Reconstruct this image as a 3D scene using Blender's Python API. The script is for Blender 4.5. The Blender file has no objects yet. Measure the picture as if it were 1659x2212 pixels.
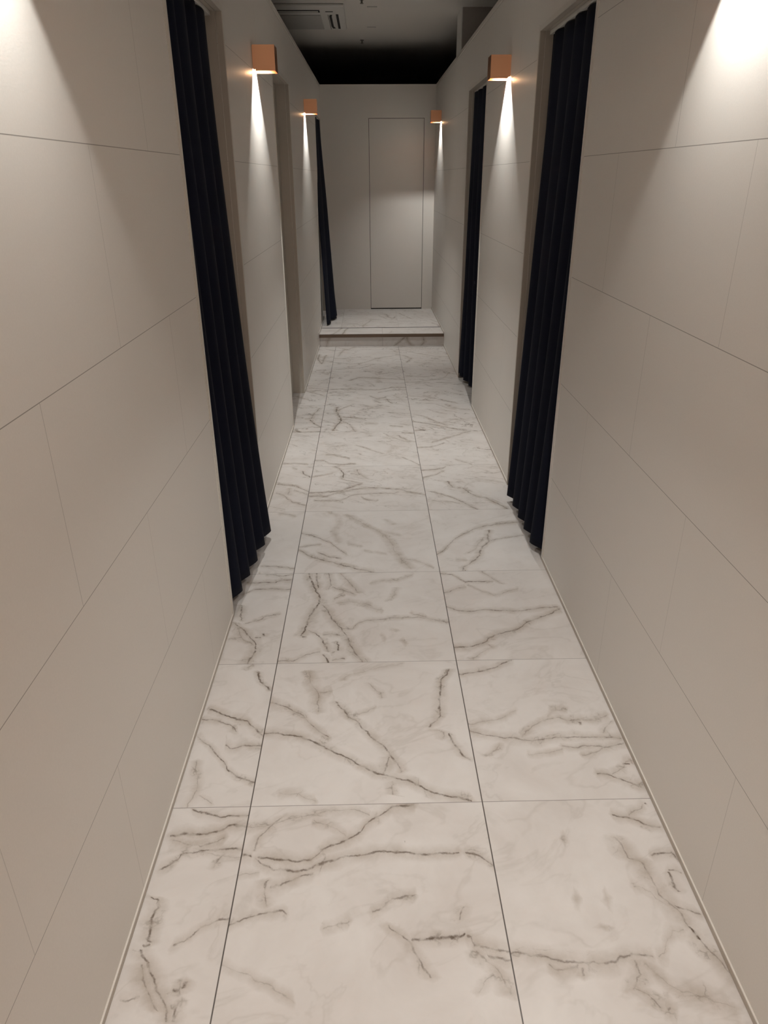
import bpy, bmesh, math, random
from mathutils import Vector, Matrix

# ------------------------------------------------------------------ camera, world, exposure
SC = bpy.context.scene
COL = SC.collection
cam_data = bpy.data.cameras.new("camera")
cam_data.sensor_fit = 'VERTICAL'
cam_data.sensor_height = 36.0
cam_data.lens = 36.0 * 1544.79 / 2212.0
cam_data.clip_start = 0.02
cam = bpy.data.objects.new("camera", cam_data)
COL.objects.link(cam)
_R = Vector((0.999761, -0.021265, -0.005166))
_U = Vector((0.013686, 0.423369, 0.905854))
_F = Vector((0.017076, 0.905708, -0.423558))
cam.matrix_world = Matrix(((_R.x, _U.x, -_F.x, 0.32345), (_R.y, _U.y, -_F.y, -1.35817),
                           (_R.z, _U.z, -_F.z, 1.46987), (0, 0, 0, 1)))
SC.camera = cam

world = bpy.data.worlds.new("world")
SC.world = world
world.use_nodes = True
world.node_tree.nodes["Background"].inputs[0].default_value = (0.9, 0.85, 0.8, 1)
world.node_tree.nodes["Background"].inputs[1].default_value = 0.0
SC.view_settings.view_transform = 'Standard'
SC.view_settings.look = 'None'
SC.view_settings.gamma = 1.0
SC.view_settings.use_curve_mapping = False
SC.view_settings.exposure = 0.06

LAMP_WATTS = 56.0          # beam of one wall lamp
LAMP_COLOR = (1.0, 0.995, 0.95)
LAMP_TILT = 5.0            # degrees the beam leans towards the wall
GLOW_WATTS = 0.9          # second warm spot added for the streak beside the lamp
FILL_WATTS = 20.0         # fill light added behind the camera, unseen, to lift the near end
FILL_COLOR = (1.0, 0.80, 0.66)

# ------------------------------------------------------------------ measurements (metres)
HT = 2.321                 # height of the corridor walls
CEIL = 2.70                # height of the room ceiling
YB = 7.006                 # back wall
YS = 5.555                 # front of the raised step
HS = 0.113                 # height of the step
YN = -4.6                  # near end of the corridor, behind the camera
THICK = 0.11               # wall thickness
HEAD = 2.012               # top of the door openings


def XL(y):
    return -0.2020 + 0.00778 * y


def XR(y):
    return 1.0420 - 0.00069 * y


# ------------------------------------------------------------------ node helpers
def new_mat(name):
    m = bpy.data.materials.new(name)
    m.use_nodes = True
    nt = m.node_tree
    return m, nt, nt.nodes["Principled BSDF"]


class G:
    """small helper around a node tree"""
    def __init__(self, nt):
        self.nt = nt

    def n(self, kind, **kw):
        nd = self.nt.nodes.new(kind)
        for k, v in kw.items():
            setattr(nd, k, v)
        return nd

    def put(self, sock, v):
        if isinstance(v, bpy.types.NodeSocket):
            self.nt.links.new(v, sock)
        else:
            sock.default_value = v

    def m(self, op, a, b=0.0, c=None, clamp=False):
        nd = self.n("ShaderNodeMath", operation=op, use_clamp=clamp)
        self.put(nd.inputs[0], a)
        self.put(nd.inputs[1], b)
        if c is not None:
            self.put(nd.inputs[2], c)
        return nd.outputs[0]

    def ramp(self, v, a, b, c, d):
        nd = self.n("ShaderNodeMapRange")
        self.put(nd.inputs[0], v)
        for i, x in enumerate((a, b, c, d)):
            self.put(nd.inputs[i + 1], x)
        return nd.outputs[0]

    def xyz(self, v):
        nd = self.n("ShaderNodeSeparateXYZ")
        self.put(nd.inputs[0], v)
        return nd.outputs

    def comb(self, x, y, z):
        nd = self.n("ShaderNodeCombineXYZ")
        for i, q in enumerate((x, y, z)):
            self.put(nd.inputs[i], q)
        return nd.outputs[0]

    def noise(self, vec, scale, detail=3.0, rough=0.5, dist=0.0):
        nd = self.n("ShaderNodeTexNoise")
        self.put(nd.inputs["Vector"], vec)
        nd.inputs["Scale"].default_value = scale
        nd.inputs["Detail"].default_value = detail
        nd.inputs["Roughness"].default_value = rough
        nd.inputs["Distortion"].default_value = dist
        return nd.outputs

    def mix(self, f, a, b):
        nd = self.n("ShaderNodeMix", data_type='RGBA')
        self.put(nd.inputs[0], f)
        self.put(nd.inputs[6], a)
        self.put(nd.inputs[7], b)
        return nd.outputs[2]

    def pos(self):
        return self.n("ShaderNodeTexCoord").outputs["Object"]


def plain(name, color, rough=0.6, metal=0.0, var=0.05, scale=40.0, bump=0.0, sheen=0.0):
    m, nt, b = new_mat(name)
    g = G(nt)
    nz = g.noise(g.pos(), scale, 3.0)[0]
    c2 = tuple(min(1, max(0, x * (1 - var))) for x in color) + (1,)
    c1 = tuple(min(1, x * (1 + var)) for x in color) + (1,)
    nt.links.new(g.mix(nz, c2, c1), b.inputs["Base Color"])
    b.inputs["Roughness"].default_value = rough
    b.inputs["Metallic"].default_value = metal
    if sheen:
        b.inputs["Sheen Weight"].default_value = sheen
        b.inputs["Sheen Roughness"].default_value = 0.5
    if bump:
        bp = g.n("ShaderNodeBump")
        bp.inputs["Strength"].default_value = bump
        bp.inputs["Distance"].default_value = 0.001
        nt.links.new(nz, bp.inputs["Height"])
        nt.links.new(bp.outputs[0], b.inputs["Normal"])
    return m


WALL_COL = (0.745, 0.708, 0.665)


def wall_material(name, odd, even, joints=True):
    """large matt wall panels 0.8 x 0.38 m, laid in half bond, with hairline joints"""
    m, nt, b = new_mat(name)
    g = G(nt)
    p = g.pos()
    x, y, z = g.xyz(p)
    fine = g.noise(p, 260.0, 2.0)[0]
    broad = g.noise(p, 2.2, 3.0)[0]
    base = g.mix(broad, tuple(c * 0.985 for c in WALL_COL) + (1,), tuple(c * 1.015 for c in WALL_COL) + (1,))
    base = g.mix(g.ramp(fine, 0.3, 0.7, 0.0, 0.06), base, (0.42, 0.39, 0.35, 1))
    if joints:
        rows = g.m('DIVIDE', z, 0.3825)
        row = g.m('FLOOR', rows)
        fz = g.m('SUBTRACT', rows, row)
        dz = g.m('MULTIPLY', g.m('MINIMUM', fz, g.m('SUBTRACT', 1.0, fz)), 0.3825)
        par = g.m('FLOORED_MODULO', row, 2.0)
        off = g.m('ADD', odd, g.m('MULTIPLY', par, even - odd))
        cols = g.m('DIVIDE', g.m('SUBTRACT', y, off), 0.8)
        ci = g.m('FLOOR', cols)
        fy = g.m('SUBTRACT', cols, ci)
        dy = g.m('MULTIPLY', g.m('MINIMUM', fy, g.m('SUBTRACT', 1.0, fy)), 0.8)
        hz = g.ramp(dz, 0.0005, 0.0011, 0.7, 0.0)
        vary = g.noise(g.comb(ci, row, 0.0), 3.1, 0.0)[0]
        vy = g.m('MULTIPLY', g.ramp(dy, 0.0004, 0.0010, 1.0, 0.0), g.ramp(vary, 0.35, 0.65, 0.15, 0.6))
        line = g.m('MAXIMUM', hz, vy)
        base = g.mix(line, base, (0.10, 0.082, 0.065, 1))
    nt.links.new(base, b.inputs["Base Color"])
    b.inputs["Roughness"].default_value = 0.48
    bp = g.n("ShaderNodeBump")
    bp.inputs["Strength"].default_value = 0.12
    bp.inputs["Distance"].default_value = 0.0006
    nt.links.new(fine, bp.inputs["Height"])
    nt.links.new(bp.outputs[0], b.inputs["Normal"])
    return m


# ------------------------------------------------------------------ marble tiles
# per tile: (axis, darkness, halo, points in tile units); F = floor, P = raised floor
VEINS = {
    ('F', -1, -1): [(0, 0.8, 0.4, ((.747, .985), (.777, .976), (.808, .966), (.838, .957), (.868, .950), (.898, .943), (.921, .948), (.943, .952), (.969, .951), (.995, .950))), (0, 0.9, 0.8, ((.677, .847), (.699, .854), (.722, .861), (.745, .868), (.770, .866), (.795, .863), (.820, .860), (.851, .867), (.882, .875), (.903, .885), (.925, .895), (.943, .895), (.962, .895), (.985, .893))), (0, 0.2, 1, ((.690, .837), (.723, .829), (.757, .821), (.790, .813), (.823, .805), (.849, .814), (.874, .823), (.900, .833), (.925, .842))), (0, 0.7, 0.6, ((.680, .700), (.703, .710), (.727, .720), (.757, .745), (.768, .770), (.798, .777), (.828, .785), (.852, .785), (.876, .785), (.900, .785), (.932, .783), (.964, .782), (.997, .780))), (1, 0.2, 0.4, ((.685, .900), (.703, .906), (.720, .912), (.748, .924), (.777, .937))), (0, 0.1, 0.3, ((.790, .790), (.820, .782), (.851, .774), (.881, .766), (.911, .758), (.942, .750), (.971, .747))), (1, 0.8, 0.7, ((.393, .745), (.418, .723), (.452, .722), (.473, .720), (.495, .718), (.517, .722), (.538, .727), (.570, .715), (.583, .693), (.595, .670))), (0, 0.6, 0.5, ((.702, .390), (.723, .392), (.745, .393))), (1, 0.7, 0.8, ((.127, .860), (.150, .856), (.173, .852), (.195, .838), (.217, .823), (.242, .805), (.268, .787), (.287, .774), (.307, .762), (.330, .742), (.353, .722), (.372, .712), (.390, .702))), (1, 0.3, 0.9, ((.160, .830), (.185, .809), (.210, .788), (.243, .764), (.277, .740), (.307, .729), (.338, .718))), (0, 0.6, 0.5, ((.797, .380), (.821, .393), (.845, .407), (.875, .431), (.905, .455), (.931, .470), (.957, .485), (.977, .487), (.997, .488))), (1, 0.8, 0.8, ((.228, .890), (.252, .888), (.277, .887))), (0, 0.8, 0.6, ((.840, .238), (.865, .233), (.890, .228))), (1, 0.8, 0.6, ((.217, .842), (.238, .840))), (1, 0.5, 0.5, ((.125, .882), (.156, .882), (.187, .882), (.215, .893))), (0, 0.3, 0.4, ((.668, .375), (.698, .372), (.728, .370))), (0, 0.5, 0.5, ((.673, .213), (.691, .209), (.708, .205), (.733, .212), (.757, .218)))],
    ('F', -1, 0): [(0, 0.9, 0.8, ((.682, .638), (.713, .625), (.743, .612), (.768, .597), (.793, .582), (.818, .567), (.846, .556), (.874, .544), (.902, .533), (.928, .504), (.955, .475), (.976, .457), (.997, .438))), (0, 0.6, 0.6, ((.665, .555), (.689, .554), (.713, .554), (.737, .553), (.759, .543), (.781, .532), (.803, .522), (.829, .500), (.855, .478), (.873, .447))), (0, 0.8, 0.5, ((.677, .445), (.701, .417), (.724, .388), (.748, .360), (.774, .333), (.800, .307), (.827, .275), (.853, .243), (.865, .212), (.891, .193), (.917, .173), (.942, .162), (.967, .150), (.992, .138))), (1, 0.9, 0.4, ((.752, .993), (.770, .982), (.788, .970), (.817, .948), (.845, .927), (.864, .921), (.883, .915), (.912, .905), (.942, .895))), (1, 0.2, 0.7, ((.943, .840), (.973, .847), (.998, .868))), (0, 0.5, 0.6, ((.818, .440), (.826, .376), (.858, .354), (.887, .366), (.915, .377), (.948, .372), (.980, .368))), (1, 0.2, 0.5, ((.018, .730), (.043, .738), (.068, .746), (.093, .753), (.120, .746), (.146, .739), (.172, .732), (.198, .725), (.226, .719), (.254, .713), (.282, .707))), (0, 0.2, 0.3, ((.755, .080), (.782, .059), (.809, .038), (.837, .017)))],
    ('F', -1, 1): [(1, 0.8, 0.7, ((.425, .743), (.453, .729), (.482, .715), (.504, .715), (.527, .715), (.551, .714), (.576, .713), (.600, .712), (.608, .686), (.617, .660))), (1, 0.75, 0.9, ((.010, .827), (.063, .845), (.093, .852), (.118, .857), (.142, .862), (.193, .852), (.213, .841), (.232, .830), (.263, .808), (.327, .763), (.348, .744), (.370, .725), (.394, .709), (.418, .693))), (0, 0.9, 0.6, ((.835, .258), (.862, .254), (.888, .250))), (1, 0.9, 0.6, ((.250, .888), (.273, .887), (.297, .887))), (0, 0.5, 0.5, ((.752, .403), (.779, .414), (.806, .426), (.833, .437), (.866, .458), (.898, .480), (.922, .488), (.945, .496), (.968, .503))), (0, 0.4, 0.4, ((.677, .243), (.707, .246), (.737, .248), (.755, .254), (.773, .260))), (1, 0.2, 0.8, ((.180, .845), (.198, .820), (.217, .795), (.235, .770), (.265, .757), (.295, .745), (.325, .732), (.355, .720))), (0, 0.7, 0.5, ((.802, .995), (.827, .988), (.857, .982), (.888, .975), (.918, .968), (.944, .973), (.969, .978), (.995, .983))), (0, 0.85, 0.8, ((.692, .890), (.720, .889), (.748, .888), (.777, .887), (.805, .887), (.834, .888), (.863, .890), (.892, .892), (.917, .904), (.942, .917), (.972, .916))), (0, 0.6, 0.6, ((.683, .733), (.703, .745), (.722, .757), (.736, .777), (.750, .797), (.777, .800), (.804, .803), (.831, .807), (.858, .810), (.888, .807), (.917, .805), (.946, .802), (.976, .799)))],
    ('F', -1, 2): [(0, 0.7, 0.5, ((.753, .008), (.778, .002))), (0, 0.5, 0.5, ((.758, .108), (.785, .107), (.812, .107), (.840, .106), (.867, .105), (.898, .095), (.930, .085), (.962, .075), (.993, .065))), (0, 0.4, 0.6, ((.783, .968), (.813, .963), (.843, .958), (.873, .953), (.906, .936), (.938, .918)))],
    ('F', -1, 3): [(0, 0.8, 0.7, ((.695, .592), (.727, .581), (.758, .569), (.790, .558), (.817, .553), (.844, .547), (.872, .542), (.893, .517), (.914, .492), (.935, .467), (.966, .438), (.997, .408))), (0, 0.6, 0.5, ((.707, .403), (.735, .379), (.763, .356), (.792, .332), (.811, .300), (.831, .269), (.850, .238), (.870, .207), (.901, .186), (.932, .166), (.964, .145), (.995, .125))), (1, 0.3, 0.5, ((.330, .830), (.358, .828), (.387, .827), (.415, .825), (.443, .823), (.472, .822), (.500, .820))), (0, 0.4, 0.6, ((.858, .440), (.877, .427), (.905, .407), (.933, .387), (.962, .367), (.990, .347))), (1, 0.9, 0.4, ((.727, .995), (.750, .978), (.773, .961), (.797, .943), (.825, .932), (.853, .921), (.882, .910), (.910, .898))), (0, 0.2, 0.6, ((.797, .978), (.829, .953), (.862, .927)))],
    ('F', -1, 4): [(0, 0.4, 0.5, ((.700, .082), (.730, .085), (.761, .088), (.791, .092), (.822, .095), (.853, .085), (.885, .076), (.917, .066), (.948, .057)))],
    ('F', -1, 5): [(0, 0.7, 0.5, ((.720, .060), (.749, .044), (.779, .029), (.808, .013), (.838, .014), (.868, .014), (.897, .014), (.927, .014), (.957, .015), (.987, .015))), (1, 0.8, 0.5, ((.190, .990), (.218, .969), (.246, .949), (.273, .928), (.307, .915), (.340, .901), (.373, .887), (.407, .874), (.440, .860))), (1, 0.5, 0.6, ((.463, .872), (.496, .874), (.528, .877), (.592, .883), (.624, .886), (.657, .888), (.689, .897), (.755, .914), (.787, .923), (.820, .931), (.852, .940), (.885, .948))), (0, 0.5, 0.6, ((.800, .465), (.848, .464), (.872, .463)))],
    ('F', -1, 6): [(0, 0.3, 0.9, ((.622, .388), (.650, .362), (.677, .336), (.705, .310), (.733, .283), (.762, .266), (.792, .248))), (0, 0.6, 0.4, ((.590, .630), (.621, .629), (.651, .628), (.682, .627), (.713, .626), (.743, .625), (.775, .594), (.807, .563), (.839, .532), (.871, .501), (.903, .470), (.935, .439), (.967, .408)))],
    ('F', -1, 7): [(0, 0.6, 0.5, ((.767, .722), (.795, .721), (.823, .719), (.852, .718), (.880, .717), (.908, .716), (.937, .715)))],
    ('F', -1, 8): [(1, 0.8, 0.7, ((.078, .842), (.142, .826), (.206, .810), (.239, .802), (.303, .786), (.335, .778), (.399, .770), (.431, .770), (.495, .770), (.527, .770), (.590, .770), (.622, .770), (.686, .770), (.718, .770))), (1, 0.8, 0.7, ((.078, .842), (.110, .844), (.142, .845), (.205, .849), (.237, .851), (.268, .853), (.332, .856), (.363, .858), (.430, .862), (.463, .864), (.496, .866), (.562, .871), (.595, .873), (.662, .877)))],
    ('F', 0, -1): [(0, 0.1, 0.5, ((.029, .896), (.061, .897), (.092, .898), (.139, .919), (.163, .930), (.193, .935), (.253, .946), (.283, .952), (.348, .973), (.375, .973), (.401, .973), (.453, .973), (.479, .962), (.530, .938))), (1, 0.3, 0.6, ((.763, .047), (.788, .052), (.812, .058), (.837, .063), (.864, .083), (.892, .102), (.914, .121), (.937, .141), (.960, .160))), (0, 1, 0.6, ((.020, .753), (.039, .747), (.058, .740))), (0, 0.7, 0.9, ((.058, .740), (.120, .740), (.169, .729), (.224, .718), (.285, .727), (.318, .767), (.364, .795), (.412, .812), (.475, .855), (.514, .907), (.568, .947), (.612, .982), (.665, .985), (.723, .992))), (0, 0.7, 0.7, ((.048, .742), (.094, .711), (.143, .689), (.220, .679), (.267, .682), (.327, .705), (.404, .734), (.457, .745), (.555, .755), (.609, .754), (.666, .747), (.749, .738), (.797, .743), (.887, .753))), (0, 0.7, 0.6, ((.887, .753), (.904, .750), (.922, .747), (.943, .733), (.963, .720), (.981, .706), (.998, .692))), (0, 0.5, 0.7, ((.115, .607), (.138, .611), (.160, .615), (.189, .627), (.218, .638), (.246, .651), (.274, .663), (.302, .675))), (1, 0.4, 0.7, ((.520, .118), (.538, .120), (.561, .115), (.583, .110), (.607, .111), (.632, .112), (.650, .132))), (0, 0.6, 0.5, ((.000, .462), (.019, .470), (.038, .478), (.061, .488), (.083, .498), (.103, .502), (.123, .507), (.146, .506), (.168, .506), (.190, .505), (.215, .492))), (0, 0.1, 0.3, ((.000, .662), (.031, .666), (.062, .671), (.093, .675))), (0, 0.1, 0.5, ((.257, .922), (.286, .913), (.314, .905), (.343, .897), (.372, .873), (.400, .850), (.420, .828))), (0, 0.4, 0.5, ((.502, .493), (.531, .503), (.560, .513), (.581, .533), (.602, .553), (.630, .557), (.658, .561), (.687, .565))), (0, 0.2, 0.5, ((.333, .440), (.361, .446), (.388, .452), (.418, .460), (.448, .468))), (1, 0.5, 0.6, ((.238, .718), (.261, .705), (.283, .692), (.311, .678), (.338, .665), (.358, .654), (.378, .643), (.408, .613), (.430, .594), (.452, .575))), (0, 0.9, 0.5, ((.643, .378), (.660, .383), (.677, .388), (.708, .391), (.740, .393), (.769, .396), (.799, .398), (.828, .400), (.860, .402))), (1, 0.5, 0.6, ((.442, .833), (.458, .839), (.475, .845), (.497, .860), (.518, .875))), (0, 0.05, 0.4, ((.003, .315), (.036, .302), (.069, .288), (.102, .275), (.126, .262), (.149, .249), (.173, .237), (.202, .218), (.230, .200), (.249, .193), (.268, .185))), (0, 0.9, 0, ((.652, .795), (.675, .812))), (0, 0.5, 0.8, ((.843, .397), (.868, .388), (.878, .365), (.900, .357), (.922, .350), (.944, .346), (.967, .342), (.990, .338))), (1, 0.2, 0.9, ((.185, .987), (.212, .977), (.238, .967), (.257, .958), (.277, .948), (.292, .928), (.308, .908), (.332, .893), (.355, .877))), (0, 0.6, 0.8, ((.905, .328), (.935, .315), (.966, .311), (.997, .307))), (1, 0.1, 0.5, ((.193, .873), (.213, .888), (.233, .903), (.252, .925), (.270, .947)))],
    ('F', 0, 0): [(0, 0.6, 0.9, ((.000, .680), (.031, .665), (.061, .650), (.092, .635), (.116, .615), (.141, .595), (.165, .575), (.187, .547), (.209, .519), (.232, .492), (.261, .462), (.289, .433), (.318, .403))), (0, 0.8, 0.8, ((.023, .453), (.089, .441), (.178, .417), (.262, .376), (.317, .334), (.398, .277), (.472, .220), (.523, .192), (.598, .159), (.676, .132), (.724, .104), (.796, .057), (.881, .029), (.967, .007))), (1, 0.7, 0.7, ((.173, .668), (.224, .651), (.268, .629), (.285, .617), (.345, .576), (.401, .537), (.427, .519), (.480, .483), (.507, .465), (.547, .424), (.588, .389), (.617, .377), (.662, .347), (.680, .328))), (1, 0.4, 1, ((.163, .573), (.186, .581), (.208, .588), (.230, .595), (.258, .606), (.285, .617))), (1, 0.2, 0.9, ((.588, .248), (.620, .247), (.651, .246), (.682, .245), (.714, .244), (.745, .243), (.773, .227), (.800, .210), (.827, .203), (.854, .197), (.881, .190), (.908, .183), (.935, .177))), (0, 0.3, 0.8, ((.243, .745), (.269, .750), (.294, .755), (.320, .760), (.326, .707))), (1, 0.7, 0.7, ((.460, .803), (.523, .842), (.555, .862), (.582, .865), (.610, .868), (.664, .875), (.692, .878), (.723, .885), (.755, .891), (.818, .903), (.847, .917), (.875, .930), (.903, .943), (.932, .957))), (1, 0.4, 0.7, ((.375, .867), (.401, .869), (.427, .872), (.438, .849), (.449, .826), (.460, .803))), (1, 0.9, 0.4, ((.233, .987), (.255, .968), (.277, .950), (.301, .939), (.326, .928), (.350, .917), (.376, .909), (.401, .901), (.427, .893))), (1, 0.2, 0.5, ((.833, .358), (.858, .378), (.883, .397), (.908, .417))), (1, 0.2, 0.4, ((.682, .583), (.708, .578), (.735, .572), (.767, .548), (.798, .525), (.830, .502))), (1, 0.3, 0.5, ((.038, .668), (.045, .613), (.075, .613), (.105, .612), (.135, .612))), (0, 0.05, 0.5, ((.100, .072), (.127, .071), (.153, .070), (.180, .069), (.207, .068), (.234, .051), (.261, .034), (.288, .017))), (0, 0.1, 0.4, ((.423, .567), (.449, .577), (.476, .588), (.502, .598), (.524, .615), (.547, .632))), (0, 0.05, 0.4, ((.417, .898), (.445, .907), (.473, .916), (.502, .925), (.532, .934), (.562, .943), (.592, .951), (.623, .960), (.653, .969), (.683, .978), (.713, .987)))],
    ('F', 0, 1): [(1, 0.95, 1, ((.252, .105), (.318, .137), (.364, .140), (.416, .146), (.473, .155), (.534, .167), (.583, .188), (.631, .203), (.686, .198), (.738, .183), (.801, .161), (.863, .138), (.928, .123), (.993, .107))), (1, 0.8, 0.8, ((.800, .185), (.831, .177), (.862, .170), (.894, .167), (.927, .163), (.959, .160), (.992, .157))), (1, 0.5, 0.7, ((.778, .240), (.808, .249), (.838, .258), (.869, .255), (.899, .251), (.929, .247), (.960, .244), (.990, .240))), (1, 0.6, 0.9, ((.015, .477), (.068, .440), (.123, .421), (.151, .411), (.206, .392), (.262, .372), (.292, .358), (.352, .332), (.382, .318), (.444, .291), (.507, .263), (.535, .257), (.587, .226), (.612, .202))), (0, 0.5, 0.8, ((.258, .818), (.288, .804), (.317, .789), (.347, .775), (.375, .757), (.403, .739), (.432, .722))), (1, 0.5, 0.8, ((.732, .452), (.758, .438), (.783, .425), (.809, .412), (.835, .398), (.865, .384), (.896, .370), (.926, .356), (.956, .342), (.987, .328))), (0, 0.4, 0.7, ((.277, .648), (.302, .677), (.327, .705), (.348, .714), (.368, .723))), (1, 0.8, 0.6, ((.097, .293), (.124, .277), (.152, .262), (.178, .251), (.204, .240), (.230, .229), (.257, .218), (.280, .194), (.303, .171), (.327, .147))), (0, 0.8, 0.6, ((.293, .097), (.312, .100), (.330, .103))), (1, 0.8, 0.6, ((.103, .330), (.134, .333), (.165, .337), (.185, .326), (.205, .315))), (0, 0.4, 0.6, ((.227, .265), (.260, .268), (.293, .272), (.319, .266), (.346, .259), (.372, .253))), (0, 0.9, 0.4, ((.105, .252), (.128, .251), (.152, .250))), (1, 0.9, 0.6, ((.007, .288), (.025, .282), (.043, .277), (.067, .262), (.090, .247))), (0, 0.6, 0.5, ((.297, .025), (.327, .028), (.357, .031), (.387, .033))), (0, 0.5, 0.6, ((.007, .022), (.031, .023), (.054, .025), (.078, .027), (.104, .045), (.130, .063), (.156, .078), (.182, .092), (.208, .107), (.242, .105))), (0, 0.1, 0.8, ((.310, .618), (.337, .624), (.364, .629), (.392, .635), (.419, .624), (.447, .614), (.475, .603), (.505, .579), (.535, .555), (.559, .545), (.583, .535), (.607, .525))), (0, 0.4, 0.9, ((.475, .603), (.500, .597), (.525, .592), (.540, .568), (.555, .545))), (0, 0.4, 0.5, ((.340, .328), (.363, .328), (.408, .327), (.453, .389), (.502, .419), (.555, .418), (.607, .428), (.633, .433), (.700, .438), (.760, .439), (.813, .437), (.866, .423), (.921, .407), (.978, .388))), (0, 0.5, 0.8, ((.767, .492), (.795, .473), (.821, .461), (.847, .448), (.873, .435))), (0, 0.05, 0.6, ((.517, .852), (.549, .865), (.581, .878), (.613, .892), (.642, .891), (.671, .889), (.700, .888), (.731, .909), (.763, .930), (.794, .951), (.825, .972))), (1, 0.05, 0.5, ((.628, .613), (.647, .638), (.665, .662), (.693, .669), (.721, .676), (.749, .684), (.777, .691), (.805, .698))), (0, 0, 0.8, ((.572, .255), (.595, .238), (.618, .222))), (0, 0, 0.8, ((.703, .202), (.722, .186), (.740, .170))), (1, 0, 0.7, ((.285, .678), (.303, .664), (.320, .650)))],
    ('F', 0, 2): [(0, 0.6, 0.6, ((.000, .615), (.029, .603), (.059, .592), (.088, .580), (.115, .552), (.142, .525), (.171, .498), (.230, .443), (.249, .417), (.268, .392), (.286, .366), (.305, .340), (.326, .311), (.367, .252))), (0, 0.4, 0.6, ((.007, .387), (.030, .394), (.053, .402), (.077, .410), (.106, .413), (.136, .417), (.165, .420))), (0, 0.7, 0.9, ((.007, .337), (.030, .311), (.077, .260), (.105, .239), (.162, .198), (.189, .186), (.243, .160), (.274, .139), (.337, .098), (.365, .083), (.422, .053), (.450, .038), (.505, .020), (.560, .002))), (0, 0.8, 0.6, ((.132, .307), (.164, .282), (.196, .257), (.228, .232), (.261, .220), (.294, .208), (.327, .197))), (1, 0.1, 1, ((.040, .797), (.138, .767), (.203, .747), (.302, .705), (.362, .695), (.422, .685), (.513, .660), (.574, .631), (.655, .568), (.705, .518), (.758, .478), (.838, .417), (.889, .377), (.940, .337))), (1, 0, 0.6, ((.442, .302), (.504, .283), (.536, .274), (.599, .256), (.630, .247), (.686, .262), (.714, .270), (.770, .285), (.800, .283), (.859, .278), (.889, .276), (.939, .246), (.961, .219), (.982, .192))), (0, 0.1, 0.5, ((.723, .203), (.752, .192), (.780, .181), (.808, .170), (.837, .158), (.869, .133), (.901, .107), (.933, .082), (.965, .057))), (0, 0, 0.6, ((.617, .618), (.646, .606), (.675, .594), (.705, .582), (.734, .570), (.763, .558))), (1, 0, 0.6, ((.728, .707), (.758, .692), (.788, .677), (.817, .662), (.847, .647))), (0, 0, 0.6, ((.350, .440), (.380, .426), (.410, .413), (.440, .399), (.470, .385))), (0, 0, 0.4, ((.470, .322), (.501, .311), (.532, .299), (.563, .288), (.594, .277), (.626, .266), (.657, .255)))],
    ('F', 0, 3): [(0, 0.8, 0.6, ((.005, .382), (.036, .383), (.068, .383), (.099, .384), (.130, .385), (.158, .390), (.185, .394), (.241, .404), (.268, .408), (.301, .441), (.333, .473), (.365, .505), (.398, .533), (.463, .588))), (1, 0.8, 0.6, ((.588, .463), (.604, .432), (.619, .400), (.635, .368), (.651, .337), (.682, .273), (.714, .277), (.746, .281), (.778, .285), (.842, .271), (.874, .264), (.906, .257), (.938, .250), (.990, .203))), (0, 0.7, 0.6, ((.012, .312), (.072, .310), (.162, .307), (.215, .351), (.308, .407), (.375, .440), (.464, .465), (.520, .473), (.613, .467), (.677, .458), (.773, .443), (.827, .394), (.907, .348), (.988, .315))), (0, 0.5, 0.5, ((.045, .227), (.106, .217), (.167, .207), (.221, .211), (.275, .216), (.322, .248), (.362, .306), (.415, .341), (.482, .352), (.548, .363), (.608, .361), (.668, .359), (.728, .357), (.785, .390))), (0, 0.6, 0.6, ((.452, .298), (.465, .272), (.478, .247), (.510, .229), (.542, .211), (.573, .193), (.602, .225))), (1, 0.5, 0.7, ((.773, .433), (.805, .427), (.837, .421), (.869, .414), (.901, .408), (.933, .402))), (0, 0.5, 0.7, ((.343, .815), (.373, .801), (.403, .787), (.433, .773))), (0, 0.4, 0.5, ((.008, .748), (.040, .762), (.072, .775), (.105, .788), (.137, .802), (.166, .821), (.195, .840))), (1, 0.2, 0.4, ((.673, .507), (.701, .492), (.729, .477), (.756, .462), (.784, .447), (.812, .432)))],
    ('F', 0, 4): [(0, 0.5, 0.6, ((.012, .157), (.037, .156), (.063, .156), (.088, .155), (.105, .128), (.122, .102), (.138, .075), (.193, .058), (.220, .050), (.247, .042), (.277, .045), (.308, .048), (.339, .052), (.400, .058))), (0, 0.3, 0.6, ((.080, .308), (.108, .308), (.135, .307), (.163, .306), (.190, .305), (.219, .282), (.248, .259), (.277, .236), (.306, .213), (.335, .190))), (1, 0.3, 0.6, ((.312, .665), (.344, .633), (.376, .602), (.407, .570), (.439, .538), (.471, .507), (.503, .475), (.528, .450), (.553, .425), (.578, .400), (.603, .375))), (1, 0, 0.5, ((.355, .713), (.385, .721), (.415, .729), (.445, .737), (.475, .745), (.505, .753), (.535, .760), (.565, .768))), (1, 0.4, 0.3, ((.017, .993), (.048, .969), (.080, .944), (.112, .919), (.143, .894), (.175, .870), (.207, .845), (.238, .820))), (1, 0.7, 0.6, ((.687, .987), (.696, .961), (.704, .936), (.713, .910), (.742, .896), (.770, .882), (.798, .867), (.827, .853), (.855, .839), (.883, .825))), (0, 0.7, 0.6, ((.858, .955), (.890, .950), (.922, .945), (.953, .940), (.985, .935))), (0, 0.4, 0.4, ((.652, .963), (.673, .933), (.694, .903), (.716, .873), (.737, .843), (.758, .813), (.788, .783), (.818, .752), (.848, .722), (.878, .692), (.905, .684), (.932, .676), (.958, .668), (.985, .660)))],
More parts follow.
